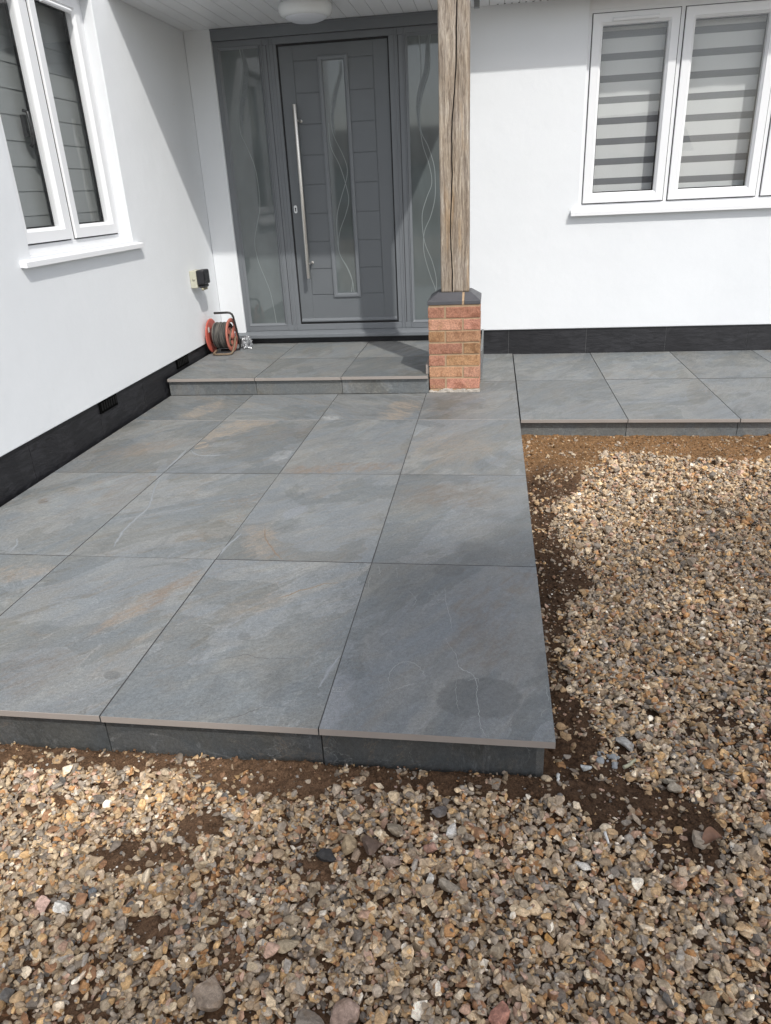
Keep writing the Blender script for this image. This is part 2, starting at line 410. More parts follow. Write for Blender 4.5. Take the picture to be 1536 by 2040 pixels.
for y0, y1 in ((2.39, 2.60), (3.52, 3.735)):
    g = G(); g.box(XL-.0139, XL-.006, y0, y1, .134, .2045)
    g.mi = 1
    for k in range(7):
        yy = y0 + .018 + k * (y1 - y0 - .036) / 6.2
        g.box(XL-.0059, XL-.0035, yy, yy+.016, .148, .194)
    obj('vent', g, [plain('black_vent_plastic', (.0015, .0015, .0015), .9, spec=.05), plain('vent_rib', (.006, .006, .006), .7, spec=.2)], house, .001)
# soffits in tongue-and-groove boards running into the house
def soffit(x0, x1, y0, y1, x_off=0):
    g = G(); x = x0
    while x < x1 - .002:
        e = min(x + .1, x1)
        g.box(x+.0015, e-.0015, y0, y1, SOF_Z, SOF_Z+.012); x = e
    g.mi = 1; g.box(x0, x1, y0+.001, y1, SOF_Z+.003, SOF_Z+.014)
    return obj('soffit', g, [SOFFIT, plain('soffit_groove', (.30, .30, .30), .8)], house, .0012, 1)
soffit(XL+.001, PORCH_X, PORCH_Y+.002, YW+.02)
soffit(PORCH_X+.001, 5.7, EAVE_Y+.002, YW+.02)
for k in range(14):
    x = PORCH_X + .05 + k*.047
    g = G(); g.box(x, x+.012, YW-.03, YW-.018, SOF_Z-.0015, SOF_Z+.002); obj('soffit_vent', g, RUBBER, house)
FASC = plain('white_fascia', (.78, .785, .79), .3, vary=.02)
TILEROOF = plain('brown_roof_tile', (.12, .075, .055), .85, vary=.25, vscale=5, bscale=30, bdist=.01)
g = G(); g.box(XL+.001, PORCH_X, PORCH_Y-.018, PORCH_Y, SOF_Z-.004, SOF_Z+.2); g.box(PORCH_X, PORCH_X+.018, PORCH_Y-.018, EAVE_Y, SOF_Z-.004, SOF_Z+.2)
g.box(PORCH_X+.0181, 5.7, EAVE_Y-.018, EAVE_Y, SOF_Z-.004, SOF_Z+.2)
obj('fascia', g, FASC, house, .002)
g = G(); g.prism([(PORCH_Y-.03, SOF_Z+.201), (PORCH_Y-.03, SOF_Z+.231), (9.2, SOF_Z+2.6), (9.2, SOF_Z+2.57)], 0, XL+.001, PORCH_X+.03)
g.prism([(EAVE_Y-.03, SOF_Z+.201), (EAVE_Y-.03, SOF_Z+.231), (9.2, SOF_Z+2.9), (9.2, SOF_Z+2.87)], 0, PORCH_X+.031, 5.75)
g.prism([(XL+.04, 3.505), (XL+.04, 3.56), (XL-2.1, 5.2), (XL-4.3, 3.56), (XL-4.3, 3.505), (XL-2.1, 5.14)], 1, -.65, 9.2)
obj('roof', g, TILEROOF, house)
g = G(); g.tube([(x, EAVE_Y-.075 + .0, SOF_Z+.16) for x in (PORCH_X+.06, 5.6)], .055, 12); obj('gutter', g, FASC, house)
g = G(); g.box(-.314, -.276, 4.285, 4.325, 2.312, SOF_Z); obj('bracket', g, plain('grey_bracket', (.22, .23, .235), .5), house, .003)

# ---- windows: frame (part) with sashes, panes, sill, vent and handle as sub-parts
def rect_frame(g, axis, d0, d1, a0, a1, z0, z1, w, wb=None):
    wb = wb or w
    def bx(p, q, r, t):
        if axis == 0: g.box(min(d0,d1), max(d0,d1), p, q, r, t)
        else: g.box(p, q, min(d0,d1), max(d0,d1), r, t)
    bx(a0, a0+w, z0+wb, z1-w); bx(a1-w, a1, z0+wb, z1-w); bx(a0, a1, z1-w, z1); bx(a0, a1, z0, z0+wb)
def mitred_sash(g, axis, front, back, a0, a1, z0, z1, w, slope=.016):
    """sash ring with a flat outer face and a sloped glazing bead towards the pane"""
    def P(d, a, z): return g.bm.verts.new((d, a, z) if axis == 0 else (a, d, z))
    sgn = 1 if front > back else -1
    prof = [(0, back), (0, front - sgn*.003), (.003, front), (w-slope, front), (w-slope+.002, front-sgn*.003), (w, front - sgn*.016), (w, back)]
    rings = []
    for ins, d in prof:
        rings.append([P(d, a0+ins, z0+ins), P(d, a1-ins, z0+ins), P(d, a1-ins, z1-ins), P(d, a0+ins, z1-ins)])
    rings.append(rings[0])
    for A, B in zip(rings, rings[1:]):
        for k in range(4): g.bm.faces.new((A[k], A[(k+1)%4], B[(k+1)%4], B[k]))
def sash_seams(g, axis, front, a0, a1, z0, z1, w):
    # welded mitre seams
    sgn = 1
    for (p, q) in (((a0, z0), (a0+w-.016, z0+w-.016)), ((a1, z0), (a1-w+.016, z0+w-.016)), ((a0, z1), (a0+w-.016, z1-w+.016)), ((a1, z1), (a1-w+.016, z1-w+.016))):
        pass
SEAM = plain('upvc_seam', (.60, .60, .60), .5)
def window(axis, face, sgn, opening, sashes, sill, label=None, vents=(), handles=(), top=None):
    """sgn: direction (+/-) that points outdoors"""
    a0, a1, z0, z1 = opening
    d0, d1 = face, face - sgn*.065
    g = G()
    fz1 = top or z1
    rect_frame(g, axis, d0, d1, a0, a1, z0, fz1, .04, .045)
    for (s0, s1), (n0, n1) in zip(sashes, sashes[1:]):
        if axis == 0: g.box(min(d0,d1), max(d0,d1), s1+.006-.02, n0-.006+.02, z0+.0451, fz1-.0401)
        else: g.box(s1+.006-.02, n0-.006+.02, min(d0,d1), max(d0,d1), z0+.0451, fz1-.0401)
    fr = obj('window', g, UPVC, house, .002)
    if label: fr['label'] = label
    if top:
        g = G(); g.box(a0, a1, face+.004, face+.06, fz1+.0005, z1-.0005); obj('head_panel', g, UPVC, fr)
    sz0, sz1 = z0 + .052, fz1 - .026
    for i, (s0, s1) in enumerate(sashes):
        g = G(); f = face + sgn*.014
        mitred_sash(g, axis, f, face - sgn*.05, s0, s1, sz0, sz1, .068)
        obj('sash', g, UPVC, fr)
        # black gasket shadow gap round the sash
        g = G(); e = .0055
        rect_frame(g, axis, face + sgn*.0015, face - sgn*.01, s0-e, s1+e, sz0-e, sz1+e, e-.0004)
        obj('gasket', g, RUBBER, fr)
        g = G(); pd0, pd1 = face - sgn*.010, face - sgn*.034
        if axis == 0: g.box(min(pd0,pd1), max(pd0,pd1), s0+.05, s1-.05, sz0+.05, sz1-.05)
        else: g.box(s0+.05, s1-.05, min(pd0,pd1), max(pd0,pd1), sz0+.05, sz1-.05)
        obj('pane', g, GLASS, fr)
        # dark spacer bar round the sealed unit
        g = G(); rect_frame(g, axis, face - sgn*.0345, face - sgn*.046, s0+.064, s1-.064, sz0+.064, sz1-.064, .011); obj('spacer_bar', g, RUBBER, fr)
    if sill:
        s0, s1, zb, zt, out = sill
        g = G()
        if axis == 0: g.prism([(face+sgn*.001, zt+.022), (face+sgn*.001, zb+.012), (XL+out-.012, zb), (XL+out, zb), (XL+out, zt), (XL+out-.006, zt+.003)], 1, s0, s1)
        else:
            g.prism([(face+sgn*.001, zt+.024), (face+sgn*.001, zb+.012), (YW-out+.012, zb), (YW-out, zb), (YW-out, zt), (YW-out+.006, zt+.003)], 0, s0, s1)
        obj('sill', g, UPVC, fr, .0015)
    for (v0, v1, vz) in vents:
        g = G(); y = face + sgn*.014
        g.prism([(y, vz-.012), (y - .014, vz-.010), (y-.018, vz+.002), (y-.010, vz+.012), (y, vz+.013)], 0, v0, v1)
        obj('trickle_vent', g, UPVC, fr, .002)
    return fr
wl = window(0, XL-.067, 1, (2.05, 3.154, 1.03, 2.31), [(2.095, 2.554), (2.599, 3.100)], (1.945, 3.226, .984, 1.010, .036),
            'two-sash white window recessed in the left wing wall', top=None)
# tilting handle inside the left sash
g = G(); g.tube([(-2.535, 2.475, 1.70), (-2.512, 2.475, 1.69), (-2.508, 2.474, 1.62), (-2.512, 2.472, 1.55), (-2.53, 2.47, 1.535)], .008, 8); g.box(-2.55, -2.53, 2.462, 2.488, 1.58, 1.68)
obj('handle', g, plain('dark_handle', (.05, .05, .052), .3), wl)
# trickle vent at the head of the left window's near sash
g = G(); g.prism([(XL-.053, 2.195), (XL-.040, 2.198), (XL-.036, 2.208), (XL-.043, 2.218), (XL-.053, 2.219)], 1, 2.70, 2.99); obj('trickle_vent', g, UPVC, wl, .002)
wr = window(1, YW+.022, -1, (.452, 2.33, 1.04, 2.356), [(.478, 1.040), (1.075, 1.672), (1.707, 2.300)], (.394, 2.39, 1.010, 1.037, .045),
            'three-sash white window in the wall right of the oak post', vents=[(.606, .903, 2.222)], top=2.288)
# closed dark rooms behind the windows
for (x0, x1, y0, y1, z0, z1) in ((XL-1.4, XL-.3, 1.7, 3.5, .6, 2.6), (.1, 2.6, YW+.3, YW+1.6, .6, 2.6)):
    g = G(); g.box(x0, x1, y0, y1, z0, z1); bm = g.bm
    kill = [f for f in bm.faces if (x1 < 0 and abs(f.calc_center_median().x - x1) < 1e-4) or (x1 > 0 and abs(f.calc_center_median().y - y0) < 1e-4)]
    bmesh.ops.delete(bm, geom=kill, context='FACES')
    obj('interior_wall', g, DARKROOM, house)

# ---- front door set
FY = YW + .02        # outer face of the frame
g = G()
def fbox(x0, x1, z0, z1, y0=FY, y1=FY+.07): g.box(x0, x1, y0, y1, z0, z1)
def bead(x0, x1, z0, z1, w=.014):   # sloped glazing bead round an opening
    P = lambda x, y, z: g.bm.verts.new((x, y, z))
    A = [P(x0-.004, FY-.004, z0-.004), P(x1+.004, FY-.004, z0-.004), P(x1+.004, FY-.004, z1+.004), P(x0-.004, FY-.004, z1+.004)]
    Bq = [P(x0+w, FY+.014, z0+w), P(x1-w, FY+.014, z0+w), P(x1-w, FY+.014, z1-w), P(x0+w, FY+.014, z1-w)]
    C = [P(x0-.012, FY+.004, z0-.012), P(x1+.012, FY+.004, z0-.012), P(x1+.012, FY+.004, z1+.012), P(x0-.012, FY+.004, z1+.012)]
    for X, Y in ((A, Bq), (C, A)):
        for k in range(4): g.bm.faces.new((X[k], X[(k+1)%4], Y[(k+1)%4], Y[k]))
fbox(-2.2, -2.160, .22, 2.28); fbox(-.49, -.45, .22, 2.28)
fbox(-2.1599, -.4901, 2.236, 2.28); fbox(-2.1599, -.4901, .22, .268)
for a, b in ((-1.852, -1.8035), (-1.8005, -1.728), (-.915, -.8505), (-.8475, -.795)):
    fbox(a, b, .2681, 2.2359, FY + (0 if a in (-1.8005, -.915) else .002))
bead(-2.160, -1.852, .268, 2.236); bead(-.795, -.49, .268, 2.236)
for a in (-1.838, -1.786, -1.760, -.884, -.862, -.812):      # stepped mouldings on the mullions
    g.box(a, a+.008, FY-.004, FY+.001, .23, 2.27)
door = obj('front_door', g, FRAMEGREY, house, .0025)
g = G()
for x in (-1.802, -.849): g.box(x-.0015, x+.0015, FY+.001, FY+.02, .221, 2.279)
for (x0, x1, z0, z1) in ((-1.728, -1.7195, .268, 2.236), (-.9235, -.915, .268, 2.236), (-1.7195, -.9235, .268, .2795), (-1.7195, -.9235, 2.224, 2.236)):
    g.box(x0, x1, FY+.012, FY+.05, z0, z1)
obj('gasket', g, RUBBER, door)
g = G(); g.prism([(FY+.06, .2185), (FY+.06, .166), (FY-.055, .166), (FY-.062, .172), (FY-.062, .196), (FY-.05, .203), (FY-.004, .2185)], 0, -2.36, -.40); obj('door_sill', g, FRAMEGREY, door, .002)
g = G(); g.box(-2.2, -.45, FY-.018, FY+.05, 2.2815, SOF_Z-.001); g.box(-2.2, -.45, FY-.026, FY-.0181, 2.345, SOF_Z-.0015); obj('head_board', g, FRAMEGREY, door, .002)
# leaf: core, stiles and the eight-panel sides separated by fine grooves
LY = FY + .016
g = G(); g.box(-1.7185, -.9245, LY+.005, LY+.045, .2805, 2.223)
gr = .0028
X0, X1, L0, L1 = -1.612, -1.031, -1.433, -1.214
ZS = [2.125, 1.922, 1.719, 1.514, 1.311, 1.105, .900, .697, .498]
def plate(x0, x1, z0, z1): g.box(x0+gr, x1-gr, LY, LY+.006, z0+gr, z1-gr)
g.box(-1.7185, X0-gr, LY, LY+.006, .2805, 2.223); g.box(X1+gr, -.9245, LY, LY+.006, .2805, 2.223)
g.box(X0-gr+.0001, X1+gr-.0001, LY, LY+.006, ZS[0]+gr, 2.223); g.box(X0-gr+.0001, X1+gr-.0001, LY, LY+.006, .2805, ZS[-1]-gr)
for za, zb in zip(ZS, ZS[1:]):
    plate(X0, L0+.004, zb, za); plate(L1-.004, X1, zb, za)
leaf = obj('door_leaf', g, DOORGREY, door, .0016)
g = G()
def lite_ring(x0, x1, z0, z1):
    prof = [(0, LY-.001), (.002, LY-.010), (.010, LY-.013), (.024, LY-.013), (.031, LY-.007), (.035, LY+.003)]
    rr = [[g.bm.verts.new(p) for p in ((x0+i, y, z0+i), (x1-i, y, z0+i), (x1-i, y, z1-i), (x0+i, y, z1-i))] for i, y in prof]
    for A, Bq in zip(rr, rr[1:]):
        for k in range(4): g.bm.faces.new((A[k], A[(k+1)%4], Bq[(k+1)%4], Bq[k]))
lite_ring(-1.436, -1.212, .472, 2.150); obj('glazing_frame', g, FRAMEGREY, door)
g = G(); g.prism([(LY, .284), (LY-.016, .286), (LY-.018, .296), (LY, .312)], 0, -1.715, -.928); obj('weather_bar', g, FRAMEGREY, door, .001)
def smooth_line(pts, n=6):
    P = [Vector(p) for p in pts]; P = [2*P[0]-P[1]] + P + [2*P[-1]-P[-2]]; out = []
    for i in range(1, len(P)-2):
        for k in range(n):
            t = k/n; a, b, c, d = P[i-1:i+3]
            out.append(tuple(.5*((2*b) + (c-a)*t + (2*a-5*b+4*c-d)*t*t + (3*b-a-3*c+d)*t**3)))
    out.append(tuple(P[-2])); return out
D1 = [(-1.274,2.108),(-1.284,2.03),(-1.321,1.941),(-1.348,1.849),(-1.366,1.756),(-1.352,1.636),(-1.300,1.523),(-1.266,1.423),(-1.276,1.336),(-1.325,1.211),(-1.367,1.083),(-1.377,0.924),(-1.366,0.802),(-1.312,0.704),(-1.279,0.606),(-1.289,0.512)]
D2 = [(-1.384,1.72),(-1.386,1.626),(-1.372,1.54),(-1.323,1.438),(-1.286,1.311),(-1.268,1.195),(-1.297,1.093),(-1.350,0.977),(-1.372,0.87),(-1.360,0.788),(-1.311,0.69),(-1.276,0.591),(-1.27,.512)]
RA = [(-0.62,2.232),(-0.627,2.156),(-0.637,2.013),(-0.685,1.881),(-0.705,1.767),(-0.698,1.626),(-0.650,1.527),(-0.610,1.404),(-0.602,1.306),(-0.606,1.179),(-0.640,1.053),(-0.692,0.938),(-0.698,0.792),(-0.655,0.627),(-0.61,0.501),(-.60,.40),(-.62,.28)]
RB = [(-0.70,2.232),(-.69,2.0),(-.716,1.82),(-0.71,1.697),(-0.690,1.541),(-0.645,1.406),(-0.628,1.281),(-0.668,1.182),(-0.706,1.056),(-0.692,0.871),(-0.635,0.722),(-0.605,0.584),(-0.615,0.48),(-.65,.38),(-.66,.28)]
LA = [(-2.001,2.224),(-1.990,2.097),(-2.022,1.96),(-2.056,1.844),(-2.064,1.699),(-2.028,1.598),(-1.985,1.47),(-1.970,1.342),(-1.975,1.173),(-2.018,1.029),(-2.048,0.908),(-2.035,0.769),(-1.990,0.626),(-1.962,0.525),(-1.945,0.378),(-1.938,0.282)]
LB = [(-1.96,2.224),(-1.955,2.05),(-1.985,1.9),(-2.025,1.8),(-2.045,1.70)]
def pane(x0, x1, z0, z1, y, lines, bands=()):
    g = G(); g.box(x0, x1, y, y+.02, z0, z1)
    g.mi = 1
    for k_, ln in enumerate(lines): g.ribbon(smooth_line(ln), .0055, 1, y, -.0006 - .0004*k_)
    g.mi = 2
    for ln, w in bands:
        L2 = smooth_line(ln); n = len(L2); g.ribbon(L2, [w*(1-abs(2*i/(n-1)-1)**2)+.003 for i in range(n)], 1, y, -.0003)
    return obj('pane', g, [FROST, ETCH, ETCHBAND], door, fix=True)
pane(-1.402, -1.246, .505, 2.116, LY+.002, [D1, D2], [([(a+.012, b) for a, b in D1[:6]], .03)])
pane(-2.150, -1.862, .277, 2.227, FY+.013, [LA], [([(a+.02, b) for a, b in LA[:5]], .045)])
pane(-.787, -.498, .277, 2.227, FY+.013, [RA, RB], [([(a-.012, b) for a, b in RA[:6]], .04)])
# long steel pull bar
g = G(); hy = YW - .045
g.tube([(-1.612, hy, .634), (-1.612, hy, 1.848)], .0145, 18)
for z in (.745, 1.742):
    g.tube([(-1.603, hy, z), (-1.592, LY+.002, z)], .008, 10); g.lathe([(0, -.006), (.011, -.006), (.012, 0)], (-1.592, LY, z), 'y', 16)
obj('pull_handle', g, STEEL, door, .0015)
g = G(); pts = [(-1.690 + .0125*math.cos(a), 1.143 + (.016 if math.sin(a) > 0 else -.016) + .0125*math.sin(a)) for a in np.linspace(0, 2*math.pi, 24, endpoint=False)]
g.prism(pts, 1, LY-.006, LY-.0005); g.mi = 1; g.lathe([(0, -.009), (.0055, -.009), (.0055, -.0062)], (-1.690, LY, 1.149), 'y', 14); g.box(-1.6935, -1.6865, LY-.0075, LY-.0062, 1.128, 1.146)
obj('keyhole_escutcheon', g, [plain('satin_plate', (.70, .71, .71), .35, metal=.6), RUBBER], door)

# ---- roller blinds hung inside the windows
def zebra_mat(label, col):
    m, nt, b = new_mat(label); c = ocoord(nt)
    w = noise(nt, mapping(nt, c, scale=(500, 500, 90)), 1, 2)
    put(nt, b.inputs['Base Color'], mixc(nt, w, tuple(x*.93 for x in col), tuple(x*1.05 for x in col))); put(nt, b.inputs['Roughness'], .9)
    return m
BL, BD = zebra_mat('blind_cloth', (.68, .69, .683)), zebra_mat('blind_sheer', (.20, .208, .218))
for (x0, x1, lab, dz) in ((.50, 1.03, 'striped day and night blind behind the narrow sash nearest the oak post', 0.0), (1.09, 1.635, 'striped day and night blind behind the middle sash of the right-hand window', -.012),
                      (1.72, 2.28, 'striped day and night blind mostly cut off by the right edge of the photo', .004)):
    g = G(); y = YW + .125; z = 2.262 + dz; top = True
    n = 14
    def strip(z0, z1, mi):
        g.mi = mi
        prev = None
        for i in range(n+1):
            x = x0 + (x1-x0)*i/n; yy = y + .0025*math.sin(i*.9 + z0*3) 
            cur = [g.bm.verts.new((x, yy, z0)), g.bm.verts.new((x, yy, z1)), g.bm.verts.new((x, yy+.003, z1)), g.bm.verts.new((x, yy+.003, z0))]
            if prev:
                for k in range(4):
                    f = g.bm.faces.new((prev[k], cur[k], cur[(k+1)%4], prev[(k+1)%4])); f.material_index = mi
            else: g.bm.faces.new(cur).material_index = mi
            prev = cur
        g.bm.faces.new(prev).material_index = mi
    zz = z
    while zz > 1.10:
        strip(max(zz-.088, 1.06), zz, 0); zz -= .0885
        if zz < 1.10: break
        strip(zz-.0425, zz, 1); zz -= .0428
    g.mi = 0; g.box(x0, x1, y-.03, y+.03, z+.002, z+.06)
    tag(obj('window_blind', g, [BL, BD], fix=True), lab, 'blind', 'striped blinds in the right window')
# cord weight of the middle blind
SL = zebra_mat('grey_slat', (.40, .418, .415))
for (y0, y1, lab) in ((2.07, 3.22, 'grey horizontal slat blind inside the window of the left wing wall'),):
    g = G(); z = 2.27
    while z > 1.12:
        h = .118
        g.prism([(-2.578, z-h), (-2.590, z-h+.004), (-2.598, z-.004), (-2.588, z+.004), (-2.581, z)], 1, y0, y1); z -= h
    tag(obj('window_blind', g, SL, None, .001), lab, 'blind')

# ================================================================== PAVING
VEINS=[
  ('light',0.0035,[(-0.315, 0.728), (-0.307, 0.645), (-0.288, 0.555), (-0.278, 0.471)]),
  ('light',0.0040,[(-0.297, 0.435), (-0.258, 0.339), (-0.248, 0.288), (-0.213, 0.261), (-0.197, 0.224), (-0.196, 0.16), (-0.189, 0.1), (-0.183, 0.043), (-0.169, 0.005)]),
  ('light',0.0030,[(-0.426, 0.169), (-0.442, 0.224), (-0.433, 0.274), (-0.409, 0.302), (-0.378, 0.299), (-0.35, 0.261), (-0.338, 0.227)]),
  ('light',0.0020,[(-0.426, 0.169), (-0.396, 0.19), (-0.369, 0.206)]),
  ('light',0.0020,[(-0.253, 0.234), (-0.252, 0.164), (-0.238, 0.087)]),
  ('light',0.0030,[(-0.011, 0.228), (-0.007, 0.157)]),
  ('light',0.0020,[(-0.436, 0.707), (-0.406, 0.653), (-0.414, 0.592)]),
  ('light',0.0030,[(-0.564, 0.883), (-0.549, 0.805)]),
  ('light',0.0020,[(-0.502, 0.887), (-0.487, 0.793)]),
  ('light',0.0020,[(-0.584, 0.811), (-0.58, 0.713)]),
  ('light',0.0020,[(-0.223, 0.226), (-0.197, 0.241), (-0.191, 0.215)]),
  ('light',0.0020,[(-0.03, 0.088), (-0.026, 0.113), (-0.006, 0.131)]),
  ('rust',0.0070,[(-0.882, 0.631), (-0.843, 0.655), (-0.814, 0.688), (-0.78, 0.702), (-0.742, 0.736), (-0.691, 0.748)]),
  ('white',0.0060,[(-1.796, 1.803), (-1.758, 1.626), (-1.705, 1.461), (-1.678, 1.365), (-1.682, 1.255), (-1.678, 1.136), (-1.661, 1.04), (-1.647, 0.98)]),
  ('white',0.0070,[(-1.788, 2.15), (-1.735, 2.084), (-1.677, 2.057), (-1.622, 2.063), (-1.559, 2.071)]),
  ('white',0.0060,[(-1.165, 1.124), (-1.186, 1.016), (-1.196, 0.929)]),
  ('white',0.0050,[(-2.102, 1.037), (-2.066, 0.976), (-2.056, 0.909)]),
  ('white',0.0060,[(-1.816, 2.215), (-1.805, 2.021), (-1.802, 1.88)]),
  ('white',0.0050,[(-0.6, 0.32), (-0.62, 0.231), (-0.629, 0.162)]),
  ('white',0.0070,[(-0.517, 2.561), (-0.559, 2.5), (-0.582, 2.391)]),
  ('white',0.0060,[(-1.945, 4.355), (-2.002, 4.287), (-2.03, 4.169)]),
  ('white',0.0100,[(-1.271, 4.686), (-1.226, 4.532), (-1.18, 4.441)]),
  ('white',0.0060,[(-0.784, 3.311), (-0.675, 3.231), (-0.598, 3.202)]),
  ('dark',0.0025,[(-0.985, 0.258), (-0.922, 0.287), (-0.88, 0.305), (-0.846, 0.293), (-0.791, 0.29), (-0.713, 0.302)]),
  ('dark',0.0025,[(-0.851, 0.013), (-0.81, 0.036), (-0.767, 0.071)]),
  ('rust',0.0080,[(-1.086, 1.19), (-1.05, 1.081), (-0.998, 0.997), (-0.969, 0.949), (-0.935, 0.911)]),
]
BLOBS=[
  ('dark',(-0.189,0.157),(0.113,0.088),-2.972,0.55,0.12),
  ('brown',(-0.172,0.527),(0.247,0.116),1.564,0.40,0.50),
  ('brown',(-0.047,0.780),(0.090,0.078),-2.743,0.40,0.15),
  ('dark',(-0.308,0.859),(0.057,0.044),-3.112,0.45,0.15),
  ('dark',(-0.194,0.989),(0.117,0.080),2.565,0.35,0.40),
  ('brown',(-0.356,1.530),(0.241,0.152),-3.132,0.55,0.70),
  ('tan',(-0.369,2.209),(0.247,0.232),2.049,0.40,0.70),
  ('light',(-0.582,0.105),(0.141,0.052),1.477,0.50,0.60),
  ('dark',(-0.762,0.178),(0.103,0.041),1.715,0.35,0.60),
  ('dark',(-0.907,0.112),(0.103,0.049),1.862,0.25,0.60),
  ('dark',(-0.919,0.398),(0.025,0.020),2.457,0.40,0.30),
  ('rust',(-1.303,0.606),(0.265,0.041),-2.031,0.80,0.50),
  ('tan',(-1.359,0.495),(0.083,0.046),-1.857,0.50,0.60),
  ('brown',(-1.514,0.193),(0.146,0.118),1.856,0.45,0.70),
  ('dark',(-1.244,0.175),(0.029,0.020),2.760,0.50,0.15),
  ('tan',(-1.067,1.073),(0.181,0.080),1.887,0.55,0.60),
  ('tan',(-0.926,0.602),(0.117,0.072),-2.727,0.30,0.70),
  ('tan',(-1.757,2.221),(0.072,0.041),1.916,0.90,0.20),
  ('tan',(-1.686,2.522),(0.237,0.107),-1.940,0.70,0.50),
  ('dark',(-1.243,2.092),(0.042,0.028),2.062,0.60,0.15),
  ('white',(-1.254,2.060),(0.084,0.054),-1.796,0.40,0.60),
  ('rust',(-0.873,1.887),(0.298,0.070),-3.032,0.70,0.50),
  ('rust',(-1.117,1.841),(0.090,0.070),2.269,0.70,0.50),
  ('tan',(-0.729,2.892),(0.256,0.109),-1.820,0.70,0.60),
  ('tan',(-1.594,2.620),(0.150,0.094),-2.880,0.50,0.50),
  ('brown',(-1.247,2.471),(0.189,0.122),-2.344,0.30,0.60),
  ('rust',(-2.083,2.160),(0.253,0.106),-2.385,0.40,0.70),
  ('brown',(-2.225,1.430),(0.042,0.025),2.216,0.70,0.30),
  ('tan',(-1.910,0.760),(0.131,0.065),-3.040,0.50,0.60),
  ('brown',(-1.873,1.549),(0.251,0.111),-1.400,0.35,0.70),
  ('tan',(-2.003,2.953),(0.218,0.083),-1.803,0.70,0.50),
  ('white',(-1.136,2.717),(0.086,0.059),1.993,0.50,0.50),
  ('light',(-0.992,1.346),(0.088,0.040),-1.935,0.50,0.50),
]
JOINT = .0015
def slab(name, parent, x0, x1, y0, y1, z, seed, warm=.5, dark=1.0, t=.02, feats=True, label=None, jy=1.0):
    blobs = [b for b in BLOBS if feats and x0 < b[1][0] < x1 and y0 < b[1][1] < y1]
    g = G(); dz = RNG.uniform(-.0006, .0006)
    g.mi = 1; v = g.box(x0+JOINT, x1-JOINT, y0+JOINT*jy, y1-JOINT*jy, z-t+dz, z+dz)
    top = max(g.bm.faces, key=lambda f: f.calc_center_median().z); top.material_index = 0
    for f in g.bm.faces:
        if f is not top and min(v.co.y for v in f.verts) == max(v.co.y for v in f.verts) == min(v.co.y for v in g.bm.verts) and y0 in (0.0, 2.70, 3.282): f.material_index = 1
        elif f is not top: f.material_index = 2
    mats = [slate_mat(seed, blobs, warm, dark, WL[parent.name]), SLABEDGE, SLABJOINT]
    if feats:
        for kind, w, pts in VEINS:
            cx = sum(p[0] for p in pts)/len(pts); cy = sum(p[1] for p in pts)/len(pts)
            if not (x0 < cx < x1 and y0 < cy < y1): continue
            P = smooth_line(pts, 9)
            P = [(min(max(p[0] + RNG.normal(0, .0013), x0+.004), x1-.004), min(max(p[1] + RNG.normal(0, .0013), y0+.004), y1-.004)) for p in P]
            n = len(P); ww = [w*(.62 if kind == 'light' else 1.15)*(.25 + .9*abs(mnoise.noise((i*.31, cx*9, cy*7))) + .25) * min(1, .3 + 3*min(i, n-1-i)/n) for i in range(n)]
            if kind == 'white':
                for hk, wk, lift in (('w1', 2.6, .0002), ('w2', 1.6, .0003)):
                    mats.append(VEIN[hk]); g.mi = len(mats)-1
                    g.ribbon([(a+RNG.normal(0, .0006), b+RNG.normal(0, .0006)) for a, b in P], [w_*wk*(1 + .5*mnoise.noise((i_*.22, wk*5, cx*11))) for i_, w_ in enumerate(ww)], 2, z+dz, lift)
                ww = [w_*.7 for w_ in ww]
            mats.append(VEIN[kind]); g.mi = len(mats)-1
            g.ribbon(P, ww, 2, z+dz, .0004)
    if label:                                    # faint printed rectangular mark with three squiggles near the joint
        mats.append(VEIN['light']); g.mi = len(mats)-1
        mx0, my0, mx1, my1 = -.5915, .1545, -.5660, .1715
        for ln in ([(mx0, my0), (mx1, my0), (mx1, my1), (mx0, my1), (mx0, my0+.0005)], [(mx0+.003, my0+.004), (mx0+.007, my1-.004)], [(mx0+.007, my0+.004), (mx0+.003, my1-.004)], [(mx0+.010, my0+.004), (mx0+.015, my1-.004)], [(mx0+.010, my1-.004), (mx0+.015, my0+.004)], [(mx0+.018, my0+.005), (mx0+.022, my0+.008), (mx0+.018, my1-.004)]):
            g.ribbon(ln, .0011, 2, z+dz, .0004)
    o = obj(name, g, mats, parent, .0009, 1, fix=True)
    if label: o['label'] = label
    return o
patio = thing('patio', None, None, (-1.2, 1.6, -.12), kind='structure')
CX = [-2.390, -1.792, -1.192, -.594, 0.0]
ROWS = [0.0, .9, 1.8, 2.7]
sd_ = 100
for r in range(4):
    for c in range(4):
        y0 = ROWS[r]; y1 = ROWS[r+1] if r < 3 else (3.302 if c < 3 else 3.6)
        sd_ += 1
        slab('paving_slab', patio, CX[c], CX[c+1], y0, y1, 0.0, sd_, warm=[.75, .62, .5, .35][c], label='slab with a dark oval damp mark and a pale jagged ridge' if (r, c) == (0, 3) else None)
slab('paving_slab', patio, CX[3], CX[4], 3.6, YW+.012, 0.0, 140, .3)
g = G()
for x in CX[1:4]: g.box(x-.004, x+.004, .012, 3.3, -.018, -.0018)
for y in ROWS[1:]: g.box(-2.39, -.003, y-.004, y+.004, -.0181, -.0020)
obj('grout', g, plain('dark_grout', (.07, .07, .07), .9), patio)
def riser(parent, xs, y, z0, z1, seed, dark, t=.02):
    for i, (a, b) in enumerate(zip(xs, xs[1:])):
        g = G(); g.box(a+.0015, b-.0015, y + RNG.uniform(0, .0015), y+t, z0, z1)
        obj('riser_tile', g, slate_mat(seed+i, [], .35, dark, WL[parent.name]), parent, .001, 1)
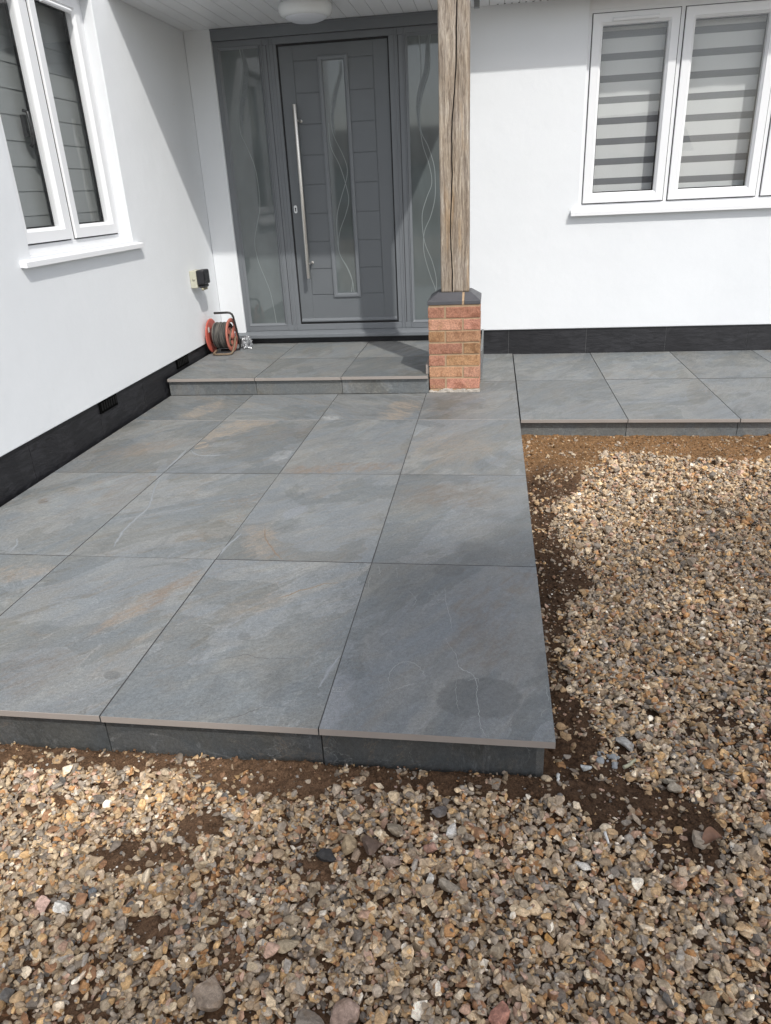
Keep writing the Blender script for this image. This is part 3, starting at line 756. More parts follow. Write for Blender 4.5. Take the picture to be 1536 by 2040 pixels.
riser(patio, [-2.39, -1.797, -1.203, -.597, -.024], .03, -.19, -.0215, 200, .42)
g = G(); g.box(-.044, -.0245, .0305, 2.70, -.26, -.0215); obj('riser_tile', g, slate_mat(210, [], .3, .6), patio, .001)
g = G(); g.box(-2.392, -.045, .0515, YW+.01, -.35, -.0215); obj('mortar_bed', g, MORTARBED, patio)

path = thing('path', None, None, (1.5, 3.6, -.12), kind='structure')
PX = [.004, .606, 1.211, 1.815, 2.42, 3.02, 3.62]
for i, (a, b) in enumerate(zip(PX, PX[1:])):
    for j, (y0, y1) in enumerate(((2.70, 3.635), (3.635, YW+.012))):
        slab('paving_slab', path, a, b, y0, y1, -.005, 300+i*2+j, .28, .98, feats=False, jy=2.2)
g = G(); g.box(.006, 3.6, 3.629, 3.641, -.02, -.0062); obj('grout', g, plain('path_grout', (.055, .055, .055), .9), path)
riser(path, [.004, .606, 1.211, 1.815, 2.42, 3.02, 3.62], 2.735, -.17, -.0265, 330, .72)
g = G(); g.box(.003, 3.62, 2.756, YW+.01, -.35, -.0265); obj('mortar_bed', g, MORTARBED, path)

step = thing('doorstep', 'slate-look tiled doorstep under the grey front door', 'doorstep', (-1.48, 3.9, 0.0))
SX = [-2.392, -1.763, -1.163, -.577]
for i, (a, b) in enumerate(zip(SX, SX[1:])):
    for j, (y0, y1) in enumerate(((3.282, 3.888), (3.888, YW+.018))):
        slab('paving_slab', step, a, b, y0, y1, .120, 400+i*2+j, .55, .92, feats=False, jy=2.0)
slab('paving_slab', step, -.577, -.247, 3.648, YW+.012, .120, 410, .4, .92, feats=False)
g = G(); g.box(-2.385, -.58, 3.883, 3.893, .105, .1188); obj('grout', g, plain('step_grout', (.055, .055, .055), .9), step)
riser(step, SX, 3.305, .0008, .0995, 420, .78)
g = G(); g.box(-2.391, -.578, 3.326, YW+.01, .0009, .0995); obj('mortar_bed', g, MORTARBED, step)
g = G(); g.box(-.597, -.576, 3.335, 3.64, .1215, .183); obj('skirting_tile', g, SLABEDGE, step, .001)
g = G(); g.box(-.2445, -.231, 3.66, YW+.012, .001, .20); obj('skirting_tile', g, [slate_mat(430, [], .3, 1.0)], step, .001)

# ================================================================== PILLAR AND POST
pil = thing('brick_pillar', 'short multi-red brick pillar with dark chamfered coping carrying the oak post', 'pillar', (-.407, 3.482, 0.0))
PXa, PXb, PYa, PYb = -.573, -.243, 3.318, 3.648
bm = bmesh.new(); colL = bm.verts.layers.float_color.new('Col')
pal = [(.44,.212,.135), (.45,.25,.145), (.40,.23,.12), (.40,.19,.125), (.48,.26,.175), (.31,.175,.09), (.46,.225,.16), (.43,.21,.14)]
def brick(x0, x1, y0, y1, z0, z1):
    g = bmesh.new(); bmesh.ops.create_cube(g, size=1)
    for v in g.verts: v.co = Vector(((x0+x1)/2 + v.co.x*(x1-x0), (y0+y1)/2 + v.co.y*(y1-y0), (z0+z1)/2 + v.co.z*(z1-z0)))
    bmesh.ops.bevel(g, geom=g.edges[:], offset=.0035, segments=2, affect='EDGES', profile=.6)
    bmesh.ops.subdivide_edges(g, edges=[e for e in g.edges if e.calc_length() > .03], cuts=3, use_grid_fill=True)
    k = RNG.uniform(0, 50)
    for v in g.verts: v.co += mnoise.noise_vector(v.co*38 + Vector((k, 0, 0))) * .0016
    c = Vector(pal[RNG.integers(len(pal))]) * RNG.uniform(.76, 1.12)
    m = {}
    for v in g.verts: m[v] = bm.verts.new(v.co); m[v][colL] = (*c, 1)
    for f in g.faces: bm.faces.new([m[v] for v in f.verts])
    g.free()
zc = .026
for k in range(7):
    a = .1025 if k % 2 == 0 else .215
    z0, z1 = zc + k*.0765, zc + k*.0765 + .066
    j = lambda: RNG.uniform(-.0012, .0012)
    brick(PXa+j(), PXa+a, PYa+j(), PYa+.1025, z0+j(), z1); brick(PXa+a+.0115, PXb+j(), PYa+j(), PYa+.1025, z0+j(), z1)
    brick(PXa+j(), PXa+.1025, PYa+.114, PYb+j(), z0, z1); brick(PXb-.1025, PXb+j(), PYa+.114, PYa+.217, z0, z1)
    brick(PXa+.114, PXb+j(), PYb-.1025, PYb+j(), z0, z1)
obj('brickwork', bm, BRICK, pil)
g = G(); g.box(PXa+.0035, PXb-.0035, PYa+.0035, PYb-.0035, 0.0005, .5635)
bm = g.bm; bmesh.ops.subdivide_edges(bm, edges=bm.edges[:], cuts=24, use_grid_fill=True)
for v in bm.verts: v.co += mnoise.noise_vector(v.co*60) * .0018
obj('mortar', g, MORTAR, pil)
g = G()
for k in range(26):
    x = PXa + RNG.uniform(0, .33); w = RNG.uniform(.01, .045)
    g.box(max(x-w, PXa-.002), min(x+w, PXb), PYa-.0025-RNG.uniform(0, .002), PYa+.006, .0006, RNG.uniform(.006, .018) if k < 20 else RNG.uniform(.018, .028))
bmesh.ops.subdivide_edges(g.bm, edges=g.bm.edges[:], cuts=3, use_grid_fill=True)
for v in g.bm.verts: v.co += mnoise.noise_vector(v.co*90) * .004; v.co.z = max(v.co.z, .0006)
obj('mortar_smear', g, WHITEMORTAR, pil)
# coping: canted engineering bricks, mortar joint showing
def coping(x0, x1, left, right):
    g = G(); P = lambda *p: g.bm.verts.new(p)
    xl, xr = x0, x1; xi0 = x0 + (.062 if left else 0); xi1 = x1 - (.062 if right else 0)
    b = [P(xl,PYa-.003,.566), P(xr,PYa-.003,.566), P(xr,PYb+.003,.566), P(xl,PYb+.003,.566)]
    s = [P(xl,PYa-.003,.590), P(xr,PYa-.003,.590), P(xr,PYb+.003,.590), P(xl,PYb+.003,.590)]
    t = [P(xi0,PYa+.068,.633), P(xi1,PYa+.068,.633), P(xi1,PYb-.068,.633), P(xi0,PYb-.068,.633)]
    g.bm.faces.new(b[::-1]); g.bm.faces.new(t)
    for A, Bq in ((b, s), (s, t)):
        for k in range(4): g.bm.faces.new((A[k], A[(k+1)%4], Bq[(k+1)%4], Bq[k]))
    return g
obj('coping', coping(PXa-.003, -.357, True, False), BLUEBRICK, pil, .003)
obj('coping', coping(-.343, PXb+.003, False, True), BLUEBRICK, pil, .003)
g = G(); g.prism([(PYa+.001, .5636), (PYa+.001, .589), (PYa+.070, .6305), (PYb-.07, .6305), (PYb-.001, .589), (PYb-.001, .5636)], 0, -.3569, -.3431); g.box(PXa+.002, PXb-.002, PYa+.002, PYb-.002, .5637, .5665)
obj('mortar', g, MORTAR, pil)

# oak post: uneven hewn faces with one long open check down the front
bm = bmesh.new()
hx, hy, pcx, pcy = .0875, .0875, -.4045, 3.4825
NZ, NS = 150, 44
z0, z1 = .6335, SOF_Z - .0005
def crack(z): return -.005 + .022*(z-1.4)/.85 + .010*math.sin(z*3.1+.6) + .004*math.sin(z*11) + .0025*mnoise.noise((z*14, 3, 1))
ss = sorted(set([round(-1 + 2*i/NS, 4) for i in range(NS+1)]))
loop_front = ss
rings = []; crack_cols = []
for k in range(NZ+1):
    z = z0 + (z1-z0)*k/NZ
    cx = crack(z)/hx
    width = (.0024 + .0036*max(0, mnoise.noise((z*1.7, 9, 2))+.35)) / hx * (1.0 if z < 2.25 else .6)
    fr = [s*1.0 for s in loop_front]
    # warp the columns so that four of them hug the check
    ic = min(range(4, NS-3), key=lambda i: abs(loop_front[i] - crack(1.4)/hx))
    fr = []
    for i, s in enumerate(loop_front):
        sc = loop_front[ic]
        q = s + (cx - sc) * max(0, 1 - abs(s - sc)/.7)
        fr.append(q)
    fr[ic-1], fr[ic], fr[ic+1] = cx - width, cx, cx + width
    ring = []
    def P(sx, sy, depth=0.0):
        x = sx*hx; y = sy*hy
        # waney rounded arrises
        rr = .010 + .007*mnoise.noise((z*2.2, sx*2, sy*2))
        ax, ay = hx - abs(x), hy - abs(y)
        if ax < rr and ay < rr:
            d = Vector((rr-ax, rr-ay)); L = d.length
            if L > rr: d *= rr/L; x = math.copysign(hx - rr + d.x, sx); y = math.copysign(hy - rr + d.y, sy)
        n = Vector((x, y, 0)).normalized() if (x or y) else Vector((0,0,0))
        off = .0022*mnoise.noise((x*60, y*60, z*2.5)) + .0032*mnoise.noise((x*14+5, y*14, z*1.6)) + .0013*mnoise.noise((x*190, y*190, z*6))
        x += math.copysign(off, sx) if abs(sx) > .99 else 0; y += (math.copysign(off, sy) if abs(sy) > .99 else 0)
        return (pcx + x + .004*(z-1.5)*.2, pcy + y + depth, z)
    for i, s in enumerate(fr): ring.append(bm.verts.new(P(s, -1, .034 if i == ic else 0)))
    for s in [-1 + 2*i/24 for i in range(1, 25)]: ring.append(bm.verts.new(P(1, s)))
    for s in [1 - 2*i/24 for i in range(1, 25)]: ring.append(bm.verts.new(P(s, 1)))
    for s in [1 - 2*i/24 for i in range(1, 24)]: ring.append(bm.verts.new(P(-1, s)))
    rings.append(ring)
for a, b in zip(rings, rings[1:]):
    n = len(a)
    for i in range(n):
        f = bm.faces.new((a[i], a[(i+1)%n], b[(i+1)%n], b[i])); f.material_index = 1 if i in (ic-1, ic) else 0
        f.smooth = i not in (ic-1, ic, ic-2, ic+1)
bm.faces.new(rings[0][::-1]); bm.faces.new(rings[-1])
tag(obj('oak_post', bm, [OAK, OAKCRACK]), 'weathered square oak post with a long crack, standing on the brick pillar', 'post')

# ================================================================== SMALL FITTINGS
lt = thing('ceiling_light', 'round white bulkhead light on the porch soffit above the front door', 'ceiling light', (-1.375, 4.0, SOF_Z-.1))
g = G(); g.lathe([(0, -.0005), (.165, -.0005), (.172, -.006), (.174, -.030), (.170, -.050), (.158, -.066), (.140, -.074), (.132, -.0745)], (-1.375, 4.0, SOF_Z), 'z', 64); obj('base', g, plain('gloss_white_plastic', (.74, .76, .76), .18, vary=.02), lt)
g = G(); g.lathe([(.1325, -.070), (.1315, -.076), (.122, -.084), (.095, -.094), (.055, -.100), (0, -.102)], (-1.375, 4.0, SOF_Z), 'z', 64); obj('diffuser', g, plain('opal_diffuser', (.60, .62, .66), .35, vary=.02), lt)

so = thing('outdoor_socket', 'beige weatherproof socket with black cover on the white wall above the cable reel', 'socket', (XL+.001, 4.03, .64))
g = G(); g.box(XL+.0005, XL+.052, 3.965, 4.085, .640, .765); so_b = obj('back_box', g, plain('beige_plastic', (.46, .45, .36), .45, vary=.06, vscale=20), so, .006, 3)
g = G(); g.lathe([(0, 0), (.012, 0), (.012, -.0015), (0, -.0015)], (XL+.030, 3.965, .705), 'y', 20); obj('knockout', g, plain('beige_plastic_dark', (.40, .39, .31), .5), so)
g = G(); g.box(XL+.0525, XL+.112, 3.962, 4.088, .664, .768); g.box(XL+.056, XL+.104, 3.975, 4.076, .640, .664)
obj('cover', g, plain('black_cover', (.014, .014, .017), .42, vary=.2, vscale=30), so, .014, 4)
g = G(); g.box(XL+.1121, XL+.116, 3.985, 4.066, .69, .74); obj('cover_panel', g, plain('black_cover_panel', (.02, .02, .024), .35), so, .0018)
for yy in (3.988, 4.026, 4.064):
    g = G(); g.lathe([(0, -.020), (.006, -.020), (.009, -.014), (.010, 0), (0, 0)], (XL+.082, yy, .641), 'z', 12); obj('cable_gland', g, plain('dusty_gland', (.30, .28, .20), .6), so)

reel = thing('cable_reel', 'red cable reel wound with dirty black cable, in the corner of the doorstep', 'cable reel', (-2.27, 4.15, .1205))
RED = plain('faded_red_plastic', (.50, .105, .075), .5, vary=.3, vscale=25)
DUSTRED = plain('dusty_red_plastic', (.42, .14, .10), .6, vary=.35, vscale=30)
BLKTUBE = plain('dirty_black_steel', (.025, .024, .023), .42, vary=.4, vscale=25)
TUBEDIRT = plain('muddy_tube', (.16, .115, .075), .75, vary=.5, vscale=60)
rc = (-2.27, 4.16, .1205 + .137)
g = G(); g.lathe([(.035, 0), (.05, -.004), (.115, -.004), (.128, -.002), (.131, .003), (.128, .007), (.115, .006), (.05, .004), (.035, .004), (.035, 0)], (-2.368, rc[1], rc[2]), 'x', 48); obj('flange', g, RED, reel)
def spoked(x):
    g = G(); c = Vector((x, rc[1], rc[2]))
    g.lathe([(.098, .006), (.104, -.003), (.126, -.003), (.130, .002), (.130, .007), (.124, .010), (.104, .010), (.098, .006)], c, 'x', 48)
    g.lathe([(.0, .022), (.022, .022), (.034, .014), (.036, -.002), (0, -.002)], c, 'x', 28)
    for k in range(3):
        a0 = k*2.094 + .5
        for s in range(5):
            pass
        p = []
        for (rr, da) in ((.030, -.38), (.101, -.22), (.101, .22), (.030, .38)):
            p.append((c.y + rr*math.cos(a0+da), c.z + rr*math.sin(a0+da)))
        g.prism(p, 0, x-.001, x+.007)
    return g
obj('flange', spoked(-2.205), DUSTRED, reel)
g = G(); g.lathe([(.03, 0), (.06, 0), (.06, .15), (.03, .15)], (-2.362, rc[1], rc[2]), 'x', 32); obj('hub', g, plain('dark_red_core', (.10, .03, .025), .6), reel)
g = G(); pts = []
turns = 13
for layer, (rad, n) in enumerate(((.078, 13), (.088, 12), (.096, 11))):
    for i in range(n*22):
        a = i/22*2*math.pi; f = i/(n*22); f = f if layer % 2 == 0 else 1-f
        j = .0022*math.sin(a*.37 + layer*2) + .0016*mnoise.noise((i*.05, layer, 0))
        pts.append((-2.326 + .108*f + j + .0035*math.sin(a + layer), rc[1] + (rad + j)*math.cos(a), rc[2] + (rad + j)*math.sin(a)))
g.tube(pts, .0052, 6); 
m, nt, b = new_mat('dusty_black_cable'); cc = ocoord(nt)
cn = noise(nt, mapping(nt, cc, scale=(95, 5, 5)), 1.0, 4, .7)
put(nt, b.inputs['Base Color'], mixc(nt, ramp(nt, cn, .38, .62), (.018, .018, .018), (.135, .125, .11))); b.inputs['Roughness'].default_value = .65
obj('cable', g, m, reel)
g = G()
hp = [(-2.325, 4.165, .428), (-2.215, 4.165, .430), (-2.198, 4.168, .427), (-2.184, 4.175, .414), (-2.178, 4.18, .392), (-2.172, 4.20, .30), (-2.168, 4.225, .20), (-2.170, 4.235, .150), (-2.178, 4.235, .132), (-2.20, 4.232, .129), (-2.33, 4.225, .129)]
g.tube(hp, .0085, 10); obj('frame_tube', g, BLKTUBE, reel)
g = G()
fp = [(-2.172, 4.160, .245), (-2.174, 4.12, .19), (-2.180, 4.09, .150), (-2.186, 4.070, .134), (-2.20, 4.055, .1295), (-2.225, 4.045, .129), (-2.31, 4.045, .129), (-2.33, 4.055, .1295), (-2.335, 4.08, .134), (-2.325, 4.12, .15)]
g.tube(fp, .0085, 10); obj('foot_tube', g, TUBEDIRT, reel)
g = G(); pl = [(-2.192 + .0*i, rc[1] - .045 + .03*math.cos(i*.5) - .002*i, rc[2] + .05 - .012*i + .01*math.sin(i*.7)) for i in range(12)]
g.tube(pl, .0055, 8); obj('loose_cable_end', g, plain('muddy_cable', (.13, .10, .07), .7, vary=.5, vscale=60), reel)
g = G(); g.box(-2.3615, -2.3598, rc[1]-.075, rc[1]-.045, rc[2]+.035, rc[2]+.072); obj('sticker', g, plain('torn_paper_label', (.62, .60, .56), .7, vary=.3, vscale=60), reel)

g = bmesh.new(); bmesh.ops.create_icosphere(g, subdivisions=5, radius=1)
for v in g.verts:
    p = v.co.copy()
    q = p*1.7 + mnoise.noise_vector(p*2.1)*.7
    c = abs(mnoise.noise(q*2.0)) + .55*abs(mnoise.noise(q*4.6)) + .3*abs(mnoise.noise(q*9))
    v.co = Vector((p.x*.036, p.y*.036, p.z*.050)) * (.78 + .75*c)
    if v.co.z > .02: v.co.x += .012*(v.co.z-.02)/.05; v.co.x *= 1 - 5*(v.co.z-.02); v.co.y *= 1 - 5*(v.co.z-.02)
    v.co.z = max(v.co.z, -.036)
for v in g.verts: v.co += Vector((-2.145, 4.325, .1575))
m, nt, b = new_mat('crumpled_foil'); cc = ocoord(nt)
put(nt, b.inputs['Base Color'], mixc(nt, ramp(nt, noise(nt, cc, 40, 4), .35, .65), (.30, .31, .32), (.62, .63, .64))); b.inputs['Metallic'].default_value = .75; b.inputs['Roughness'].default_value = .32
bump(nt, b, nd(nt, 'ShaderNodeTexVoronoi', {'Vector': cc, 'Scale': 70}), .004, .8)
tag(obj('foil_parcel', g, m), 'crumpled silver foil lump on the doorstep between the cable reel and the door', 'foil')

# ================================================================== GROUND: soil, gravel and loose stones
def vnoise(x, y, s, seed):
    r = np.random.default_rng(seed); t = r.random((256, 256))
    X = x*s + 1000; Y = y*s + 1000
    xi = np.floor(X).astype(int); yi = np.floor(Y).astype(int); fx = X-xi; fy = Y-yi
    fx = fx*fx*(3-2*fx); fy = fy*fy*(3-2*fy)
    a = t[xi % 256, yi % 256]; b = t[(xi+1) % 256, yi % 256]; c = t[xi % 256, (yi+1) % 256]; d = t[(xi+1) % 256, (yi+1) % 256]
    return (a*(1-fx)+b*fx)*(1-fy) + (c*(1-fx)+d*fx)*fy
def fbm(x, y, s, seed, n=4):
    o = 0; a = 1; w = 0
    for i in range(n): o = o + a*vnoise(x, y, s*2**i, seed+i); w += a; a *= .5
    return o/w
def sstep(a, b, v): t = np.clip((v-a)/(b-a), 0, 1); return t*t*(3-2*t)
WY = [-3, .05, .10, .18, .30, .42, .58, .76, .86, 1.01, 1.07, 1.27, 1.42, 1.75, 1.99, 2.17, 2.35, 3]
WX = [0, .10, .13, .16, .12, .05, .045, .07, .11, .17, .20, .15, .10, .14, .24, .33, .40, .4]
ELL = [(.20, -.05, .15, .095, 1.0), (.10, .06, .10, .09, 1.0), (.27, -.16, .07, .06, .8), (-.70, -.045, .19, .085, 1.0), (-.95, -.30, .12, .042, .9), (-.86, -.20, .06, .06, .7), (-.86, -.48, .05, .035, .8),
       (-.90, -.65, .05, .025, .6), (-1.33, -.02, .12, .045, .9), (-.35, -.01, .16, .03, .7), (-.55, -.30, .04, .03, .9), (-1.25, -.14, .03, .03, .5), (1.02, 1.95, .06, .04, .5), (.80, 1.35, .06, .03, .5), (.55, .62, .05, .03, .35), (-.68, -.52, .03, .03, .5)]
def bare(x, y):
    n = fbm(x, y, 9, 3, 4) - .5; n2 = fbm(x, y, 3.2, 40, 3) - .5
    b = sstep(2.36, 2.43, y + n*.22 + n2*.16 - .02*np.sin(x*4))
    w = np.interp(y, WY, WX)
    b = np.maximum(b, sstep(.06, -.05, x - w + n*.13) * (y > -.05))
    for cx, cy, rx, ry, s in ELL:
        d = np.sqrt(((x-cx)/rx)**2 + ((y-cy)/ry)**2)
        b = np.maximum(b, s*sstep(1.25, .75, d + n*1.3))
    b = np.maximum(b, .75*sstep(-.035, .0, y + n*.06)*(x < .02)*(y < .06))
    b = np.maximum(b, .40*sstep(.70, .80, fbm(x, y, 3.6, 77, 4)))
    return np.clip(b, 0, 1)
GX0, GX1, GY0, GY1 = -2.35, 2.75, -2.1, 2.765
def soil_h(x, y):
    h = -.137 + .022*sstep(1.6, 2.6, y) + (fbm(x, y, 2.2, 9, 3)-.5)*.022
    tr = sstep(.16, .02, x)*(y > .02)*sstep(2.6, 2.0, y)
    h = h - .016*tr
    b = bare(x, y)
    h = h - .012*(1-b) + .004*b
    h = h + (fbm(x, y, 26, 15, 3)-.5)*.014 + (fbm(x, y, 85, 21, 3)-.5)*.013*b + (vnoise(x, y, 240, 31)-.5)*.0022
    return h
def mesh_np(name, V, F, mats, cols=None, loops=3, label=None, loc=(0,0,0)):
    me = bpy.data.meshes.new(name); nv, nf = len(V), len(F)
    me.vertices.add(nv); me.vertices.foreach_set('co', (V - np.array(loc, dtype=V.dtype)).astype(np.float32).ravel())
    me.loops.add(nf*loops); me.loops.foreach_set('vertex_index', F.astype(np.int32).ravel())
    me.polygons.add(nf); me.polygons.foreach_set('loop_start', np.arange(0, nf*loops, loops, dtype=np.int32))
    try: me.polygons.foreach_set('loop_total', np.full(nf, loops, dtype=np.int32))
    except Exception: pass
    if cols is not None:
        a = me.attributes.new('Col', 'FLOAT_COLOR', 'POINT'); a.data.foreach_set('color', np.concatenate([cols, np.ones((nv, 1))], 1).astype(np.float32).ravel())
    me.update(calc_edges=True); me.validate()
    for m in mats: me.materials.append(m)
    o = bpy.data.objects.new(name, me); COL.objects.link(o); o.location = loc
    return o
def soil_mat():
    m, nt, b = new_mat('bare_soil'); c = ocoord(nt)
    a = nd(nt, 'ShaderNodeAttribute', attribute_name='Col')
    n1 = noise(nt, c, 55, 6, .75); n2 = noise(nt, c, 240, 4, .7)
    col = mixc(nt, 1.0, a, mixc(nt, ramp(nt, n1, .3, .7), (.62, .60, .58), (1.30, 1.28, 1.25)), 'MULTIPLY')
    col = mixc(nt, 1.0, col, mixc(nt, ramp(nt, n2, .3, .7), (.68, .68, .68), (1.3, 1.3, 1.3)), 'MULTIPLY')
    gr = ramp(nt, nd(nt, 'ShaderNodeTexVoronoi', {'Vector': c, 'Scale': 120}), .0, .35, 1, 0)
    sel = math_(nt, 'MULTIPLY', gr, ramp(nt, noise(nt, mapping(nt, c, loc=(3, 3, 3)), 60, 2), .60, .70))
    col = mixc(nt, math_(nt, 'MULTIPLY', sel, .6), col, (.36, .27, .17))
    put(nt, b.inputs['Base Color'], col); put(nt, b.inputs['Roughness'], .95); b.inputs['Specular IOR Level'].default_value = .2
    n = bump(nt, None, n1, .010, .8); bump(nt, b, n2, .004, .8, n)
    return m
SOIL = soil_mat()
def soil_col(x, y):
    t = sstep(1.9, 2.45, y + (fbm(x, y, 6, 60, 3)-.5)*.5)[:, None]
    f = sstep(.25, -.6, x)[:, None]*sstep(.1, 0, y)[:, None]
    base = np.array([.085, .050, .029]); path_c = np.array([.240, .138, .066]); front = np.array([.150, .090, .053])
    c = base*(1-f) + front*f
    c = c*(1-t) + path_c*t
    v = fbm(x, y, 5, 61, 4)[:, None]
    return c * (.72 + .56*v)
st = .0075
gx = np.arange(GX0, GX1+st/2, st); gy = np.arange(GY0, GY1+st/2, st)
XX, YY = np.meshgrid(gx, gy, indexing='ij'); fx, fy = XX.ravel(), YY.ravel()
V = np.stack([fx, fy, soil_h(fx, fy)], 1)
idx = np.arange(len(fx)).reshape(XX.shape)
q = np.stack([idx[:-1,:-1], idx[1:,:-1], idx[1:,1:], idx[:-1,1:]], -1).reshape(-1, 4)
cxq = fx[q].mean(1); cyq = fy[q].mean(1)
q = q[~((cxq < -.06) & (cyq > .062))]
gr_o = mesh_np('ground', V, q, [SOIL], soil_col(fx, fy), 4); gr_o['kind'] = 'structure'
gr_o.data.polygons.foreach_set('use_smooth', np.ones(len(gr_o.data.polygons), dtype=bool))

# --- stone shapes
def chopped(sub, seed, rounder=.0):
    r = np.random.default_rng(seed)
    bm = bmesh.new(); bmesh.ops.create_icosphere(bm, subdivisions=sub, radius=1)
    v = np.array([x.co[:] for x in bm.verts]); f = np.array([[w.index for w in t.verts] for t in bm.faces]); bm.free()
    n = r.normal(size=(r.integers(11, 19), 3)); n /= np.linalg.norm(n, axis=1)[:, None]
    for k in n:
        d = r.uniform(.34, .74); s = v @ k; m = s > d
        v[m] -= ((s[m]-d)*(1-rounder))[:, None]*k
    v += .02*np.sin(v[:, [1, 2, 0]]*r.uniform(3, 7, 3) + r.uniform(0, 6, 3))
    v *= np.array([1, r.uniform(.50, .92), r.uniform(.30, .66)])
    v /= np.abs(v[:, 0]).max()
    return v, f
SH_HI = [chopped(3, 100+i, RNG.choice([.0, .0, .0, .2, .4])) for i in range(46)]
SH_LO = [chopped(2, 300+i, RNG.choice([.0, .0, .0, .3])) for i in range(46)]
PAL = np.array([[.345,.25,.15],[.47,.38,.265],[.30,.25,.195],[.23,.205,.175],[.37,.325,.27],[.33,.19,.09],[.23,.135,.08],[.16,.145,.13],[.56,.50,.40],[.43,.30,.16],[.335,.23,.175],[.27,.215,.155],[.41,.345,.25],[.10,.10,.10],[.62,.60,.54],[.37,.265,.215],[.265,.225,.17],[.27,.255,.235]])
PW = np.array([12,9,12,10,10,6,5,7,4,6,4,11,9,2,2,3,11,5], float); PW /= PW.sum()
def stone_mat():
    m, nt, b = new_mat('mixed_gravel'); c = ocoord(nt)
    a = nd(nt, 'ShaderNodeAttribute', attribute_name='Col')
    n1 = noise(nt, c, 95, 5, .65, .6); n2 = noise(nt, c, 420, 4, .7); n3 = noise(nt, mapping(nt, c, loc=(5, 1, 2)), 38, 3)
    col = mixc(nt, 1.0, a, mixc(nt, ramp(nt, n1, .32, .68), (.70, .68, .66), (1.25, 1.25, 1.25)), 'MULTIPLY')
    col = mixc(nt, 1.0, col, mixc(nt, ramp(nt, n2, .3, .7), (.84, .84, .84), (1.15, 1.15, 1.15)), 'MULTIPLY')
    col = mixc(nt, math_(nt, 'MULTIPLY', ramp(nt, n3, .58, .70), .35), col, (.21, .135, .075))
    put(nt, b.inputs['Base Color'], col); put(nt, b.inputs['Roughness'], ramp(nt, n1, .3, .7, .55, .8)); b.inputs['Specular IOR Level'].default_value = .35
    n = bump(nt, None, n1, .0022, .7); bump(nt, b, n2, .0008, .6, n)
    return m
STONE = stone_mat()
def rotm(rx, ry, rz):
    cx, sx, cy, sy, cz, sz = math.cos(rx), math.sin(rx), math.cos(ry), math.sin(ry), math.cos(rz), math.sin(rz)
    return np.array([[cz*cy, cz*sy*sx - sz*cx, cz*sy*cx + sz*sx], [sz*cy, sz*sy*sx + cz*cx, sz*sy*cx - cz*sx], [-sy, cy*sx, cy*cx]])
# height map the stones are dropped on
hs_ = .004
hx_ = np.arange(GX0, GX1, hs_); hy_ = np.arange(GY0, GY1, hs_)
HX, HY = np.meshgrid(hx_, hy_, indexing='ij')
HM = soil_h(HX.ravel(), HY.ravel()).reshape(HX.shape)
BM_ = bare(HX.ravel(), HY.ravel()).reshape(HX.shape)
BASE = HM.copy()
# keep-out: under the patio and path slabs
def blocked(x, y, r): return (x - r*.3 < -.0 and y + r*.5 > .03) or y > 2.735 - r*.4
FR = np.array([[-1.62, .06], [-1.22, -.82], [.42, -.70], [.70, .0], [1.52, 2.75], [-.05, 2.75], [-.05, .06]])
def in_view(x, y):
    ins = np.zeros(len(x), bool); n = len(FR)
    for i in range(n):
        x1, y1 = FR[i]; x2, y2 = FR[(i+1) % n]
        c = ((y1 > y) != (y2 > y)) & (x < (x2-x1)*(y-y1)/(y2-y1+1e-12)+x1); ins ^= c
    return ins
